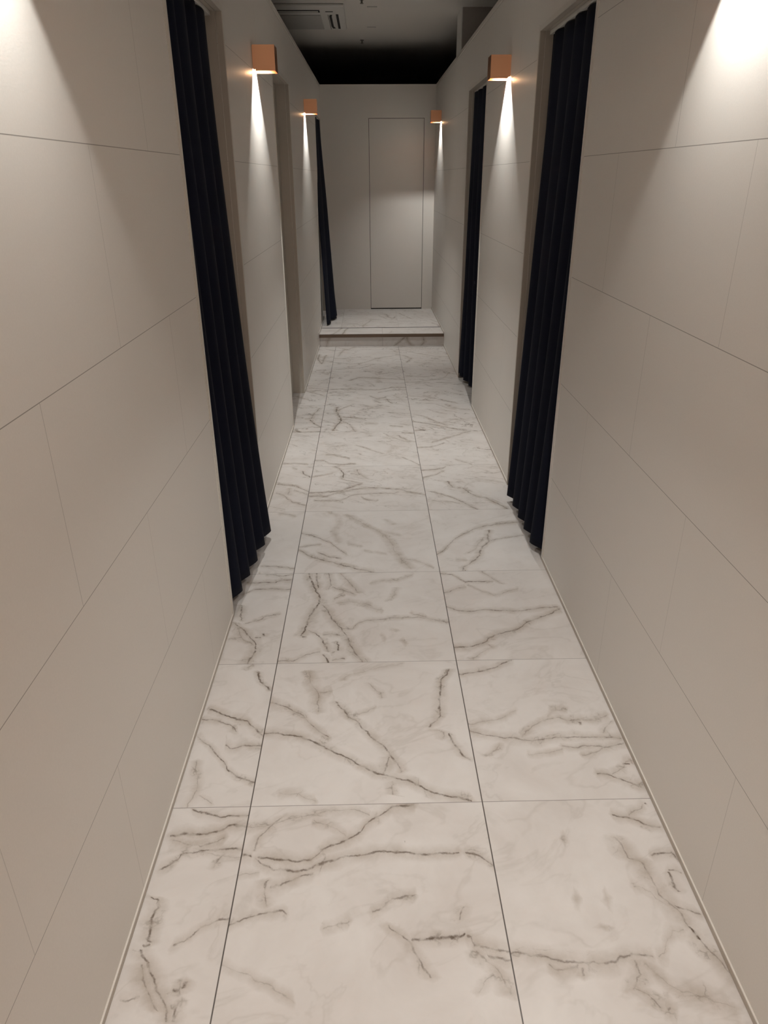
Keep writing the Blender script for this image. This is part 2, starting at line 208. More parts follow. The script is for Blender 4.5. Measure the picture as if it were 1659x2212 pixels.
    ('F', 0, 5): [(1, 0.9, 0.8, ((.032, .130), (.121, .147), (.180, .158), (.242, .174), (.305, .194), (.396, .212), (.451, .206), (.511, .195), (.577, .178), (.675, .152), (.738, .145), (.798, .148), (.858, .150), (.918, .153))), (1, 0.7, 0.5, ((.767, .158), (.796, .175), (.826, .192), (.855, .208), (.885, .225), (.912, .247), (.938, .268), (.965, .290), (.992, .312))), (0, 0.6, 0.7, ((.183, .535), (.213, .527), (.243, .518), (.273, .510), (.303, .502), (.334, .495), (.365, .488), (.395, .482), (.426, .475), (.457, .468))), (1, 0.6, 0.6, ((.008, .372), (.039, .364), (.070, .356), (.101, .349), (.133, .341), (.164, .333), (.195, .325), (.226, .318), (.257, .310), (.284, .288), (.312, .267), (.339, .245), (.367, .223))), (0, 0.5, 0.6, ((.738, .188), (.771, .182), (.803, .176), (.835, .169), (.868, .163), (.900, .157))), (0, 0, 0.8, ((.475, .303), (.505, .297), (.534, .291), (.564, .284), (.594, .278), (.623, .272)))],
    ('F', 0, 6): [(0, 0.7, 0.7, ((.527, .387), (.545, .359), (.563, .331), (.582, .304), (.600, .276), (.618, .248), (.651, .264), (.684, .279), (.717, .295), (.750, .310))), (1, 0.7, 0.7, ((.035, .815), (.061, .798), (.087, .781), (.113, .763), (.146, .755), (.179, .747), (.212, .738), (.245, .730))), (1, 0.5, 0.6, ((.053, .672), (.086, .649), (.119, .627), (.152, .604), (.185, .582))), (0, 0.7, 0.6, ((.028, .685), (.086, .694), (.143, .704), (.200, .713), (.299, .694), (.365, .681), (.432, .668), (.530, .664), (.596, .661), (.662, .658), (.757, .720), (.820, .762), (.881, .759), (.973, .755))), (0, 0.6, 0.4, ((.622, .520), (.654, .536), (.686, .552), (.718, .568), (.751, .584), (.783, .601), (.815, .617), (.846, .624), (.876, .631), (.907, .638), (.937, .646), (.968, .653), (.998, .660)))],
    ('F', 0, 7): [(0, 0.6, 0.6, ((.248, .125), (.278, .157), (.338, .221), (.397, .285), (.458, .305), (.488, .294), (.550, .272), (.615, .252), (.679, .233), (.712, .223), (.776, .209), (.841, .194), (.906, .179), (.971, .164))), (0, 0.7, 0.4, ((.042, .755), (.071, .759), (.100, .763), (.158, .772), (.188, .776), (.217, .780), (.275, .788), (.307, .802), (.371, .829), (.403, .843), (.435, .856), (.492, .899), (.517, .928), (.568, .987)))],
    ('F', 0, 8): [(1, 0.7, 0.4, ((.016, .593), (.045, .618))), (0, 0.6, 0.5, ((.025, .165), (.092, .139), (.192, .099), (.258, .073), (.349, .088), (.407, .117), (.488, .176), (.533, .239), (.601, .333), (.646, .395), (.729, .464), (.789, .501), (.879, .557), (.970, .613))), (1, 0.4, 0.6, ((.553, .053), (.585, .059), (.617, .066), (.649, .072), (.681, .078), (.712, .084), (.744, .090), (.776, .096), (.808, .103), (.839, .109), (.871, .115), (.903, .121), (.935, .127), (.996, .154))), (0, 0.5, 0.5, ((.943, .992), (.976, .975)))],
    ('F', 0, 9): [(1, 0.4, 0.6, ((.026, .174), (.056, .195), (.085, .216), (.115, .236), (.144, .257), (.174, .277), (.204, .298), (.233, .318))), (0, 0.5, 0.5, ((.843, .043), (.876, .026), (.910, .009)))],
    ('F', 1, -1): [(0, 0.7, 0.7, ((.532, .923), (.564, .912), (.597, .902), (.619, .889), (.642, .877), (.661, .865), (.680, .853), (.706, .845), (.732, .837))), (0, 0.2, 0.6, ((.597, .903), (.619, .917), (.642, .930), (.665, .943), (.681, .961), (.697, .978))), (0, 0.9, 0.2, ((.683, .973), (.715, .972))), (1, 0.35, 1, ((.132, .750), (.205, .746), (.260, .731), (.312, .706), (.358, .684), (.407, .665), (.461, .647), (.535, .613), (.590, .592), (.638, .580), (.683, .575), (.705, .538), (.757, .527), (.820, .508))), (0, 0.7, 0.5, ((.620, .707), (.641, .713), (.662, .718), (.688, .722), (.715, .725), (.728, .704), (.740, .683))), (1, 0.8, 0.5, ((.545, .693), (.572, .667), (.596, .672), (.620, .678), (.643, .673))), (0, 0.5, 0.5, ((.668, .640), (.688, .639), (.707, .638), (.732, .618))), (0, 0.6, 0.5, ((.628, .520), (.642, .490), (.662, .486), (.682, .482), (.708, .473), (.733, .465))), (0, 0.1, 0.5, ((.500, .580), (.522, .579), (.545, .578), (.566, .557), (.587, .535), (.604, .509), (.622, .483))), (1, 1, 0.4, ((.352, .682), (.370, .680), (.388, .678), (.410, .668), (.432, .658))), (0, 0.5, 0.8, ((.018, .333), (.047, .328), (.068, .326), (.114, .317), (.138, .310), (.187, .298), (.211, .295), (.266, .289), (.297, .287), (.350, .290), (.373, .302), (.422, .316), (.448, .318), (.500, .300))), (0, 0.1, 0.7, ((.500, .300), (.518, .307), (.537, .313), (.551, .339), (.565, .365), (.585, .385), (.605, .405), (.625, .406), (.645, .407))), (0, 0.3, 0.8, ((.110, .297), (.129, .284), (.148, .272), (.171, .274), (.193, .277), (.214, .282), (.235, .288))), (1, 0.3, 0.8, ((.238, .233), (.263, .234), (.288, .235))), (1, 0.3, 1, ((.133, .468), (.153, .454), (.173, .440), (.186, .418), (.198, .395), (.225, .410), (.252, .425), (.280, .425), (.308, .425))), (0, 0.3, 1, ((.468, .133), (.487, .141), (.505, .148))), (0, 0.05, 1, ((.440, .295), (.472, .263), (.505, .232), (.527, .207), (.548, .183), (.578, .174), (.608, .165), (.638, .156), (.668, .147), (.698, .138))), (0, 0, 0.9, ((.272, .528), (.302, .535))), (0, 0, 0.9, ((.388, .525), (.413, .528))), (1, 0, 0.9, ((.410, .360), (.425, .345))), (0, 0, 0.7, ((.292, .808), (.318, .793)))],
    ('F', 1, 0): [(0, 0.7, 0.6, ((.023, .882), (.054, .888), (.085, .895), (.107, .903), (.128, .910), (.153, .917), (.177, .924), (.202, .932), (.231, .952), (.260, .972), (.290, .982), (.320, .993))), (0, 0.15, 0.5, ((.010, .483), (.042, .491), (.074, .499), (.107, .507), (.136, .515), (.164, .523), (.193, .532), (.218, .552), (.243, .572), (.268, .592))), (0, 0.5, 0.7, ((.005, .435), (.056, .418), (.104, .401), (.150, .383), (.202, .378), (.257, .369), (.313, .357), (.378, .378), (.434, .386), (.492, .385), (.552, .375), (.612, .372), (.673, .377), (.742, .368))), (0, 0.2, 0.7, ((.228, .375), (.252, .403), (.275, .432), (.337, .468), (.370, .494), (.403, .520), (.460, .525), (.492, .503), (.542, .507), (.567, .508), (.590, .506), (.637, .500), (.666, .513), (.723, .538))), (0, 0, 0.7, ((.397, .513), (.413, .547), (.430, .580), (.458, .584), (.486, .588), (.513, .592))), (1, 1, 0.2, ((.457, .552), (.475, .562), (.495, .558))), (1, 0.2, 0.5, ((.395, .647), (.427, .663), (.458, .680), (.481, .703), (.503, .727))), (0, 0.4, 0.6, ((.412, .328), (.439, .323), (.467, .318), (.495, .313), (.525, .317), (.555, .320), (.585, .323), (.605, .317), (.625, .310), (.654, .318), (.683, .327), (.712, .335), (.742, .343))), (0, 0.3, 0.5, ((.500, .265), (.523, .267), (.547, .268), (.570, .270), (.600, .290), (.630, .310))), (0, 0.1, 0.4, ((.243, .278), (.274, .279), (.304, .279), (.335, .280), (.365, .280), (.387, .288), (.409, .296), (.432, .303))), (1, 0.1, 0.5, ((.265, .047), (.288, .077), (.312, .107), (.333, .119), (.353, .132))), (0, 0.7, 0.7, ((.535, .150), (.566, .141), (.597, .132), (.618, .121), (.640, .110), (.664, .095), (.688, .080), (.712, .080), (.737, .080))), (0, 0.2, 0.6, ((.597, .132), (.621, .146), (.646, .161), (.670, .175), (.682, .198), (.693, .220), (.715, .222), (.737, .223))), (0, 0.9, 0.3, ((.662, .203), (.689, .203), (.717, .203)))],
    ('F', 1, 1): [(0, 0.8, 0.5, ((.008, .977), (.032, .972), (.055, .968), (.078, .963), (.100, .931), (.122, .898), (.140, .874), (.158, .850), (.189, .852), (.221, .853), (.252, .855), (.284, .856), (.317, .857), (.350, .858))), (0, 0.4, 0.6, ((.022, .723), (.048, .739), (.075, .756), (.102, .772), (.129, .782), (.157, .792))), (1, 0.3, 0.4, ((.805, .417), (.833, .392), (.862, .368), (.890, .343), (.920, .326), (.950, .309), (.980, .292))), (0, 0.2, 0.4, ((.160, .812), (.192, .783), (.223, .755), (.255, .727), (.277, .713), (.299, .699), (.322, .685), (.348, .694), (.374, .704), (.400, .713), (.431, .729), (.462, .744), (.493, .760))), (0, 0.6, 0.6, ((.000, .560), (.023, .544), (.070, .512), (.130, .500), (.186, .511), (.246, .515), (.311, .510), (.343, .508), (.407, .504), (.471, .500), (.533, .507), (.592, .523), (.653, .527), (.715, .530))), (0, 0.7, 0.9, ((.026, .121), (.054, .121), (.111, .127), (.167, .157), (.222, .212), (.275, .251), (.326, .267), (.352, .275), (.418, .315), (.478, .373), (.535, .402), (.592, .432), (.657, .476), (.723, .520))), (1, 0.3, 0.6, ((.020, .097), (.046, .128), (.072, .159), (.098, .190), (.123, .222), (.157, .190)))],
    ('F', 1, 2): [(0, 0.5, 0.8, ((.005, .243), (.049, .308), (.089, .371), (.125, .432), (.160, .493), (.254, .582), (.312, .632), (.368, .672), (.426, .700), (.517, .723), (.574, .736), (.631, .749), (.686, .762), (.765, .782))), (1, 0.7, 0.6, ((.005, .162), (.062, .173), (.095, .218), (.153, .260), (.210, .302), (.241, .309), (.303, .324), (.358, .350), (.408, .388), (.433, .407), (.486, .402), (.542, .409), (.603, .428), (.633, .437))), (0, 0.5, 0.4, ((.407, .438), (.432, .449), (.458, .460), (.484, .471), (.510, .482), (.540, .490), (.570, .498), (.600, .506), (.630, .514), (.660, .522), (.690, .530))), (1, 0.2, 0.6, ((.237, .213), (.261, .236), (.284, .258), (.308, .280), (.338, .295), (.367, .309), (.396, .324), (.425, .338), (.455, .353), (.484, .367), (.513, .382))), (0, 0.8, 0.4, ((.162, .005), (.189, .001))), (0, 0.2, 0.5, ((.123, .168), (.153, .163), (.183, .158), (.213, .153)))],
    ('F', 1, 3): [(0, 0.8, 0.6, ((.015, .872), (.041, .876), (.068, .880), (.094, .884), (.120, .888), (.151, .901), (.182, .914), (.213, .927), (.231, .948), (.248, .970))), (0, 0.5, 0.5, ((.002, .695), (.028, .709), (.055, .723), (.082, .736), (.108, .750), (.137, .779), (.166, .808), (.195, .836), (.223, .865))), (1, 0.8, 0.7, ((.005, .402), (.038, .367), (.071, .349), (.104, .331), (.162, .293), (.188, .272), (.213, .251), (.265, .202), (.292, .173), (.318, .145), (.359, .090), (.373, .062), (.386, .035), (.400, .008))), (1, 0.7, 0.8, ((.452, .276), (.480, .244), (.546, .229), (.612, .213))), (0, 0.7, 0.8, ((.276, .452), (.325, .462))), (1, 0.7, 0.8, ((.003, .640), (.066, .603), (.128, .567), (.179, .534), (.230, .502), (.253, .451), (.294, .406), (.353, .367), (.408, .346), (.462, .325))), (0, 0.3, 0.4, ((.035, .195), (.065, .190), (.095, .184), (.125, .179), (.155, .173), (.187, .160), (.219, .147), (.251, .133), (.283, .120)))],
    ('F', 1, 4): [(0, 0.3, 0.5, ((.330, .155), (.363, .124), (.396, .093), (.429, .062), (.462, .031), (.495, .000))), (0, 0.7, 0.3, ((.590, .463), (.619, .443), (.649, .423), (.678, .403), (.706, .406), (.733, .408), (.760, .410))), (0, 0.5, 0.5, ((.008, .483), (.041, .488), (.074, .493), (.107, .498), (.140, .503), (.172, .526), (.203, .549), (.235, .572), (.267, .595), (.298, .618))), (0, 0.8, 0.6, ((.612, .999), (.645, .987), (.678, .975))), (0, 0.5, 0.7, ((.153, .635), (.184, .657), (.214, .679), (.245, .702), (.276, .724), (.306, .746), (.337, .768), (.401, .822), (.434, .848), (.466, .875), (.499, .902), (.531, .928), (.563, .955), (.610, .986)))],
    ('F', 1, 5): [(1, 0.6, 0.6, ((.165, .377), (.230, .330), (.263, .307), (.296, .283), (.328, .260), (.361, .240), (.394, .220), (.461, .180), (.494, .160), (.527, .140), (.542, .113), (.558, .086), (.573, .059), (.588, .032))), (0, 0.8, 0.6, ((.017, .327), (.044, .312), (.071, .297), (.126, .267), (.153, .252), (.210, .218), (.238, .202), (.295, .168), (.325, .146), (.386, .102), (.416, .080), (.480, .046), (.513, .035), (.579, .011))), (0, 0.3, 0.4, ((.310, .998), (.337, .966), (.364, .933), (.391, .901), (.418, .869), (.445, .837), (.477, .828), (.509, .819), (.541, .810), (.573, .802), (.605, .793), (.637, .784), (.670, .775), (.702, .767)))],
    ('F', 1, 6): [(0, 0.4, 0.5, ((.122, .935), (.152, .943), (.183, .952), (.213, .960), (.243, .968), (.274, .977), (.304, .985), (.335, .993))), (0, 0.4, 0.5, ((.395, .996), (.426, .991), (.456, .985), (.486, .979), (.517, .974), (.547, .968), (.578, .963), (.608, .957), (.638, .952))), (0, 0.2, 0.4, ((.013, .367), (.045, .357), (.077, .348), (.141, .328), (.173, .319), (.236, .300), (.268, .290), (.322, .235), (.349, .208), (.403, .153), (.434, .131), (.497, .085), (.528, .062), (.590, .017))), (0, 0.5, 0.4, ((.070, .070), (.099, .058), (.129, .046), (.158, .033)))],
    ('F', 1, 7): [(0, 0.4, 0.6, ((.017, .015), (.077, .024), (.138, .032), (.198, .041), (.260, .064), (.324, .101), (.388, .138), (.451, .175), (.515, .212), (.557, .262), (.577, .325), (.597, .388), (.617, .452), (.637, .515))), (0, 0.3, 0.5, ((.083, .330), (.112, .323), (.141, .316), (.170, .309), (.199, .301), (.227, .294), (.256, .287), (.285, .280), (.313, .293), (.342, .305), (.370, .318), (.398, .330), (.427, .343), (.455, .355)))],
    ('F', 1, 8): [(0, 0.5, 0.5, ((.009, .958), (.042, .940), (.103, .892), (.160, .829), (.217, .766), (.273, .703), (.338, .650), (.371, .623), (.436, .569), (.501, .515), (.566, .487), (.630, .484), (.695, .481), (.760, .478))), (1, 0.6, 0.7, ((.118, .082), (.182, .100), (.213, .109), (.245, .119), (.277, .128), (.340, .146), (.372, .156), (.403, .165), (.433, .145), (.493, .106), (.522, .086), (.552, .066), (.582, .046), (.612, .027)))],
    ('P', 0, 10): [(1, 0.7, 0.8, ((.640, .888), (.667, .874), (.693, .859), (.720, .844), (.747, .830), (.773, .815), (.805, .811), (.836, .807), (.867, .802), (.899, .798), (.930, .794), (.961, .790), (.993, .786))), (1, 0.7, 0.6, ((.640, .888), (.671, .895), (.701, .901), (.732, .908), (.763, .914), (.794, .920), (.824, .927), (.855, .933))), (1, 0.4, 0.4, ((.603, .780), (.634, .769), (.665, .757), (.696, .746), (.726, .734), (.757, .723), (.788, .712), (.819, .700), (.849, .689), (.880, .677), (.911, .666), (.942, .654), (.973, .643))), (0, 0.3, 0.5, ((.063, .147), (.122, .157), (.181, .168), (.240, .178), (.266, .240), (.291, .302), (.317, .364), (.342, .426), (.382, .480), (.436, .528), (.490, .575), (.551, .572), (.612, .568), (.673, .565))), (1, 0.4, 0.4, ((.015, .360), (.045, .370), (.076, .379), (.106, .389), (.167, .408), (.197, .418), (.228, .427), (.288, .447), (.319, .452), (.350, .458), (.411, .468), (.441, .474), (.472, .479), (.533, .490)))],
    ('P', 0, 11): [(1, 0.7, 0.8, ((.024, .782), (.055, .778), (.087, .773), (.111, .742), (.136, .711), (.160, .680), (.185, .648)))],
    ('P', 1, 10): [(1, 0.6, 0.4, ((.622, .247), (.653, .237), (.684, .227), (.715, .217), (.746, .207), (.777, .197), (.808, .187), (.839, .177), (.870, .167), (.901, .157), (.932, .147), (.963, .136), (.994, .124))), (1, 0.6, 0.4, ((.308, .672), (.340, .659), (.372, .647), (.404, .634), (.436, .622), (.468, .609), (.500, .597), (.531, .584), (.563, .572))), (1, 0.6, 0.4, ((.019, .672), (.049, .657), (.080, .641), (.110, .625), (.140, .609), (.171, .593), (.201, .578), (.232, .562)))],
    ('P', 1, 11): [(1, 0.6, 0.4, ((.024, .113), (.055, .102), (.086, .091), (.117, .080), (.148, .069), (.179, .058), (.210, .047)))],
}


TILE = 0.6


def marble(name, origin, veins, seed, axis='XY', joints='UV', wide=1.0, busy=0.0):
    """white marble look tile: hand laid veins (each a curve across the tile) plus cloudy variation"""
    m, nt, b = new_mat(name)
    g = G(nt)
    px, py, pz = g.xyz(g.pos())
    if axis == 'XZ':
        py = pz
    u = g.m('DIVIDE', g.m('SUBTRACT', px, origin[0]), TILE)
    v = g.m('DIVIDE', g.m('SUBTRACT', py, origin[1]), TILE)
    vec = g.comb(g.m('ADD', px, seed * 3.17), g.m('ADD', py, seed * 1.73), seed * 0.37)
    wob = g.noise(vec, 26.0, 4.0, 0.6)[1]
    wx, wy, wz = g.xyz(wob)
    wob2 = g.noise(vec, 7.0, 2.0, 0.5)[1]
    w2x, w2y, w2z = g.xyz(wob2)
    uu = g.m('ADD', u, g.m('ADD', g.m('MULTIPLY', g.m('SUBTRACT', wx, 0.5), 0.040), g.m('MULTIPLY', g.m('SUBTRACT', w2x, 0.5), 0.03)))
    vv = g.m('ADD', v, g.m('ADD', g.m('MULTIPLY', g.m('SUBTRACT', wy, 0.5), 0.040), g.m('MULTIPLY', g.m('SUBTRACT', w2y, 0.5), 0.03)))
    dark = None
    halo = None
    for ax, d, h, pts in veins:
        cur = g.n("ShaderNodeFloatCurve")
        mp = cur.mapping
        mp.use_clip = False
        mp.clip_min_x, mp.clip_min_y, mp.clip_max_x, mp.clip_max_y = 0.0, -2.0, 1.0, 2.0
        c = mp.curves[0]
        pp = [(min(0.998, max(0.002, a)), q) for a, q in pts]
        full = []
        if pp[0][0] > 0.006:
            full += [(0.0, pp[0][1])]
        full += pp
        if pp[-1][0] < 0.994:
            full += [(1.0, pp[-1][1])]
        c.points[0].location = full[0]
        c.points[1].location = full[-1]
        for q in full[1:-1]:
            c.points.new(*q)
        for q in c.points:
            q.handle_type = 'VECTOR'
        mp.update()
        g.put(cur.inputs[1], uu if ax == 0 else vv)
        dist = g.m('ABSOLUTE', g.m('SUBTRACT', cur.outputs[0], vv if ax == 0 else uu))
        # fade the vein out beyond both of its ends, unless it runs off the tile
        e0 = pp[0][0] if pp[0][0] > 0.03 else -0.2
        e1 = pp[-1][0] if pp[-1][0] < 0.97 else 1.2
        away = g.m('ABSOLUTE', g.m('SUBTRACT', uu if ax == 0 else vv, (e0 + e1) / 2))
        half = (e1 - e0) / 2
        dist = g.m('ADD', dist, g.ramp(away, half - 0.012, half + 0.03, 0.0, 0.09))
        if d > 0:
            w = (0.0015 + 0.0026 * d) * wide
            q = g.ramp(dist, w * 0.4, w * 2.0, 0.20 + 0.80 * d, 0.0)
            dark = q if dark is None else g.m('MAXIMUM', dark, q)
        if h > 0:
            q = g.ramp(dist, 0.0, 0.016 + 0.045 * h, 0.30 + 0.50 * h, 0.0)
            halo = q if halo is None else g.m('MAXIMUM', halo, q)
    cloud = g.noise(vec, 5.0, 5.0, 0.62, 0.4)[0]
    patch = g.noise(vec, 17.0, 4.0, 0.65)[0]
    base = g.mix(g.ramp(cloud, 0.32, 0.68, 0.0, 1.0), (0.60, 0.558, 0.532, 1), (0.675, 0.643, 0.622, 1))
    # faint wandering threads that every tile has
    st = g.comb(g.m('ADD', g.m('MULTIPLY', px, 1.5), g.m('ADD', g.m('MULTIPLY', py, 0.9), seed * 2.1)),
                g.m('MULTIPLY', g.m('SUBTRACT', py, g.m('MULTIPLY', px, 0.5)), 2.6), seed * 1.9)
    th = g.noise(st, 2.3, 4.0, 0.55, 0.6)[0]
    thr = g.m('ABSOLUTE', g.m('SUBTRACT', th, 0.5))
    soft = g.m('MULTIPLY', g.ramp(thr, 0.0, 0.030, 0.20, 0.0), g.ramp(cloud, 0.42, 0.62, 1.0, 0.0))
    base = g.mix(soft, base, (0.36, 0.32, 0.28, 1))
    if busy > 0:
        # the tiles of the far rows carry more cross-running threads
        s2 = g.comb(g.m('ADD', g.m('MULTIPLY', px, 2.2), seed * 1.3), g.m('ADD', g.m('MULTIPLY', py, 4.6), g.m('MULTIPLY', px, 1.4)), seed * 2.7)
        t2 = g.noise(s2, 1.5, 5.0, 0.6, 0.5)[0]
        a2 = g.m('ABSOLUTE', g.m('SUBTRACT', t2, 0.5))
        q2 = g.m('MULTIPLY', g.ramp(a2, 0.0, 0.035, 0.55 * busy, 0.0), g.ramp(cloud, 0.38, 0.58, 1.0, 0.15))
        base = g.mix(q2, base, (0.33, 0.28, 0.235, 1))
        q2 = g.m('MULTIPLY', g.ramp(a2, 0.0, 0.010, 0.8 * busy, 0.0), g.ramp(patch, 0.44, 0.58, 0.0, 1.0))
        base = g.mix(q2, base, (0.12, 0.085, 0.06, 1))
    if not veins:
        q = g.m('MULTIPLY', g.ramp(thr, 0.0, 0.009, 0.7, 0.0), g.ramp(patch, 0.45, 0.6, 0.0, 1.0))
        base = g.mix(q, base, (0.20, 0.165, 0.135, 1))
    if halo is not None:
        hm = g.m('MULTIPLY', halo, g.ramp(patch, 0.30, 0.62, 0.25, 1.0))
        base = g.mix(hm, base, (0.36, 0.302, 0.25, 1))
        # fine branching threads inside the clouded zones
        n3 = g.noise(vec, 5.5, 5.0, 0.58, 0.3)[0]
        t3 = g.m('ABSOLUTE', g.m('SUBTRACT', n3, 0.5))
        q3 = g.m('MULTIPLY', g.ramp(t3, 0.001, 0.014, 0.45, 0.0), g.ramp(halo, 0.10, 0.40, 0.0, 1.0))
        q3 = g.m('MULTIPLY', q3, g.ramp(patch, 0.42, 0.60, 0.0, 1.0))
        base = g.mix(q3, base, (0.17, 0.135, 0.105, 1))
    if dark is not None:
        pd = g.noise(vec, 42.0, 3.0, 0.6)[0]
        dm = g.m('MULTIPLY', dark, g.ramp(pd, 0.40, 0.58, 0.20, 1.0))
        base = g.mix(dm, base, (0.10, 0.068, 0.045, 1))
    # joints along the tile edges, the long ones darker
    if joints == 'UV':
        eu = g.m('MULTIPLY', g.m('MINIMUM', u, g.m('SUBTRACT', 1.0, u)), TILE)
        ev = g.m('MULTIPLY', g.m('MINIMUM', v, g.m('SUBTRACT', 1.0, v)), TILE)
        j = g.m('MAXIMUM', g.ramp(eu, 0.0011, 0.0018, 0.95, 0.0), g.ramp(ev, 0.0005, 0.0011, 0.70, 0.0))
    else:
        eu = g.m('MULTIPLY', g.m('ABSOLUTE', g.m('MINIMUM', u, g.m('SUBTRACT', 1.0, u))), TILE)
        j = g.ramp(eu, 0.0007, 0.0013, 0.7, 0.0)
    base = g.mix(j, base, (0.06, 0.048, 0.04, 1))
    nt.links.new(base, b.inputs["Base Color"])
    nt.links.new(g.ramp(patch, 0.3, 0.7, 0.34, 0.42), b.inputs["Roughness"])
    b.inputs["Specular IOR Level"].default_value = 0.4
    return m


# ------------------------------------------------------------------ mesh helpers
def bx(bm, x0, x1, y0, y1, z0, z1, fx=None, mi=0):
    """box; fx(x, y) may shift x so that a box can follow a wall that is not quite parallel"""
    vs = []
    for x in (x0, x1):
        for y in (y0, y1):
            for z in (z0, z1):
                vs.append(bm.verts.new((fx(x, y) if fx else x, y, z)))
    fs = [(0, 1, 3, 2), (4, 6, 7, 5), (0, 4, 5, 1), (2, 3, 7, 6), (0, 2, 6, 4), (1, 5, 7, 3)]
    out = []
    for f in fs:
        fc = bm.faces.new([vs[i] for i in f])
        fc.material_index = mi
        out.append(fc)
    return out


def quad(bm, pts, mi=0):
    f = bm.faces.new([bm.verts.new(p) for p in pts])
    f.material_index = mi
    return f


def cyl(bm, c, r, z0, z1, n=24, r2=None):
    r2 = r if r2 is None else r2
    a = [bm.verts.new((c[0] + r * math.cos(2 * math.pi * i / n), c[1] + r * math.sin(2 * math.pi * i / n), z0)) for i in range(n)]
    d = [bm.verts.new((c[0] + r2 * math.cos(2 * math.pi * i / n), c[1] + r2 * math.sin(2 * math.pi * i / n), z1)) for i in range(n)]
    bm.faces.new(a[::-1])
    bm.faces.new(d)
    for i in range(n):
        bm.faces.new((a[i], a[(i + 1) % n], d[(i + 1) % n], d[i]))


def make(name, bm, mats, parent=None, bevel=0.0, smooth=False, fixn=True):
    if fixn:
        bmesh.ops.recalc_face_normals(bm, faces=bm.faces[:])
    me = bpy.data.meshes.new(name)
    bm.to_mesh(me)
    bm.free()
    for q in (mats if isinstance(mats, (list, tuple)) else [mats]):
        me.materials.append(q)
    if smooth:
        for p in me.polygons:
            p.use_smooth = True
    o = bpy.data.objects.new(name, me)
    COL.objects.link(o)
    if parent:
        o.parent = parent
    if bevel:
        md = o.modifiers.new("bevel", 'BEVEL')
        md.width = bevel
        md.segments = 2
        md.limit_method = 'ANGLE'
    return o


def struct(o):
    o["kind"] = "structure"
    return o


def tag(o, label, cat, group=None):
    o["label"] = label
    o["category"] = cat
    if group:
        o["group"] = group
    return o


def thing(name, loc, label, cat, group=None, rz=0.0):
    o = bpy.data.objects.new(name, None)
    o.empty_display_size = 0.1
    o.location = loc
    o.rotation_euler = (0, 0, rz)
    COL.objects.link(o)
    return tag(o, label, cat, group)


def fl(x, y):      # x is measured from the left wall face
    return XL(y) + x


def fr(x, y):      # x is measured from the right wall face
    return XR(y) + x


# ------------------------------------------------------------------ materials
M_WL = wall_material("wall panels left", -0.24, 0.165)
M_WR = wall_material("wall panels right", -0.305, 0.105)
M_WB = wall_material("back wall board", 0.0, 0.0, joints=False)
M_DOOR = wall_material("flush door board", 0.0, 0.0, joints=False)
M_TRIM = plain("pale metal edge trim", (0.66, 0.62, 0.57), 0.35, 0.0, 0.03)
M_REVEAL = plain("door lining", (0.45, 0.405, 0.35), 0.5, 0.0, 0.03)
M_BASE = plain("base strip", (0.50, 0.445, 0.385), 0.45, 0.0, 0.05)
M_GAP_SHADE = plain("door gap shade", (0.02, 0.017, 0.015), 0.8)
M_CEIL = plain("ceiling paint", (0.76, 0.73, 0.69), 0.9, 0.0, 0.02)
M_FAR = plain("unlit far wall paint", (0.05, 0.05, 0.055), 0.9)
M_CUB = plain("cubicle wall board", (0.45, 0.42, 0.38), 0.8)
M_PIER = plain("pier shade grey", (0.36, 0.33, 0.31), 0.8)  # shade of the unlit front face is put into this grey
M_NOSE = plain("brown metal step nosing", (0.16, 0.115, 0.085), 0.3, 0.55, 0.08)
M_STRIP = plain("dark metal strip", (0.035, 0.026, 0.02), 0.75, 0.0)
M_COPPER = plain("matt copper", (0.96, 0.52, 0.31), 0.27, 1.0, 0.04, 300.0, 0.05)
M_COPPER_IN = plain("copper inside", (0.9, 0.55, 0.32), 0.35, 0.9, 0.03)
M_LENS = plain("frosted lens ring", (0.8, 0.8, 0.78), 0.4)
M_WHITE = plain("white plastic", (0.78, 0.77, 0.74), 0.5, 0.0, 0.02)
M_ACD = plain("dark vent slot", (0.015, 0.015, 0.016), 0.6)
M_ACG = plain("grey intake grille", (0.52, 0.51, 0.49), 0.6)
M_RAIL = plain("white curtain rail", (0.60, 0.58, 0.54), 0.4)
M_STEEL = plain("dull steel", (0.20, 0.19, 0.17), 0.5, 0.5)


def curtain_material():
    m, nt, b = new_mat("navy blackout cloth")
    g = G(nt)
    p = g.pos()
    x, y, z = g.xyz(p)
    weave = g.noise(g.comb(g.m('MULTIPLY', y, 600.0), g.m('MULTIPLY', x, 600.0), g.m('MULTIPLY', z, 250.0)), 1.0, 2.0)[0]
    nt.links.new(g.mix(weave, (0.0022, 0.0032, 0.0100, 1), (0.0040, 0.0056, 0.0165, 1)), b.inputs["Base Color"])
    b.inputs["Roughness"].default_value = 0.85
    b.inputs["Sheen Weight"].default_value = 0.02
    b.inputs["Specular IOR Level"].default_value = 0.15
    b.inputs["Sheen Roughness"].default_value = 0.4
    bp = g.n("ShaderNodeBump")
    bp.inputs["Strength"].default_value = 0.15
    bp.inputs["Distance"].default_value = 0.0005
    nt.links.new(weave, bp.inputs["Height"])
    nt.links.new(bp.outputs[0], b.inputs["Normal"])
    return m


M_CURT = curtain_material()

# ------------------------------------------------------------------ openings
OPEN_L = [(0.895, 1.715, 0.0), (3.105, 3.925, 0.0), (6.20, 6.925, HS)]
OPEN_R = [(1.292, 2.108, 0.0), (3.53, 4.345, 0.0)]
XO_L, XO_R = -1.62, 2.60    # outer walls of the cubicles

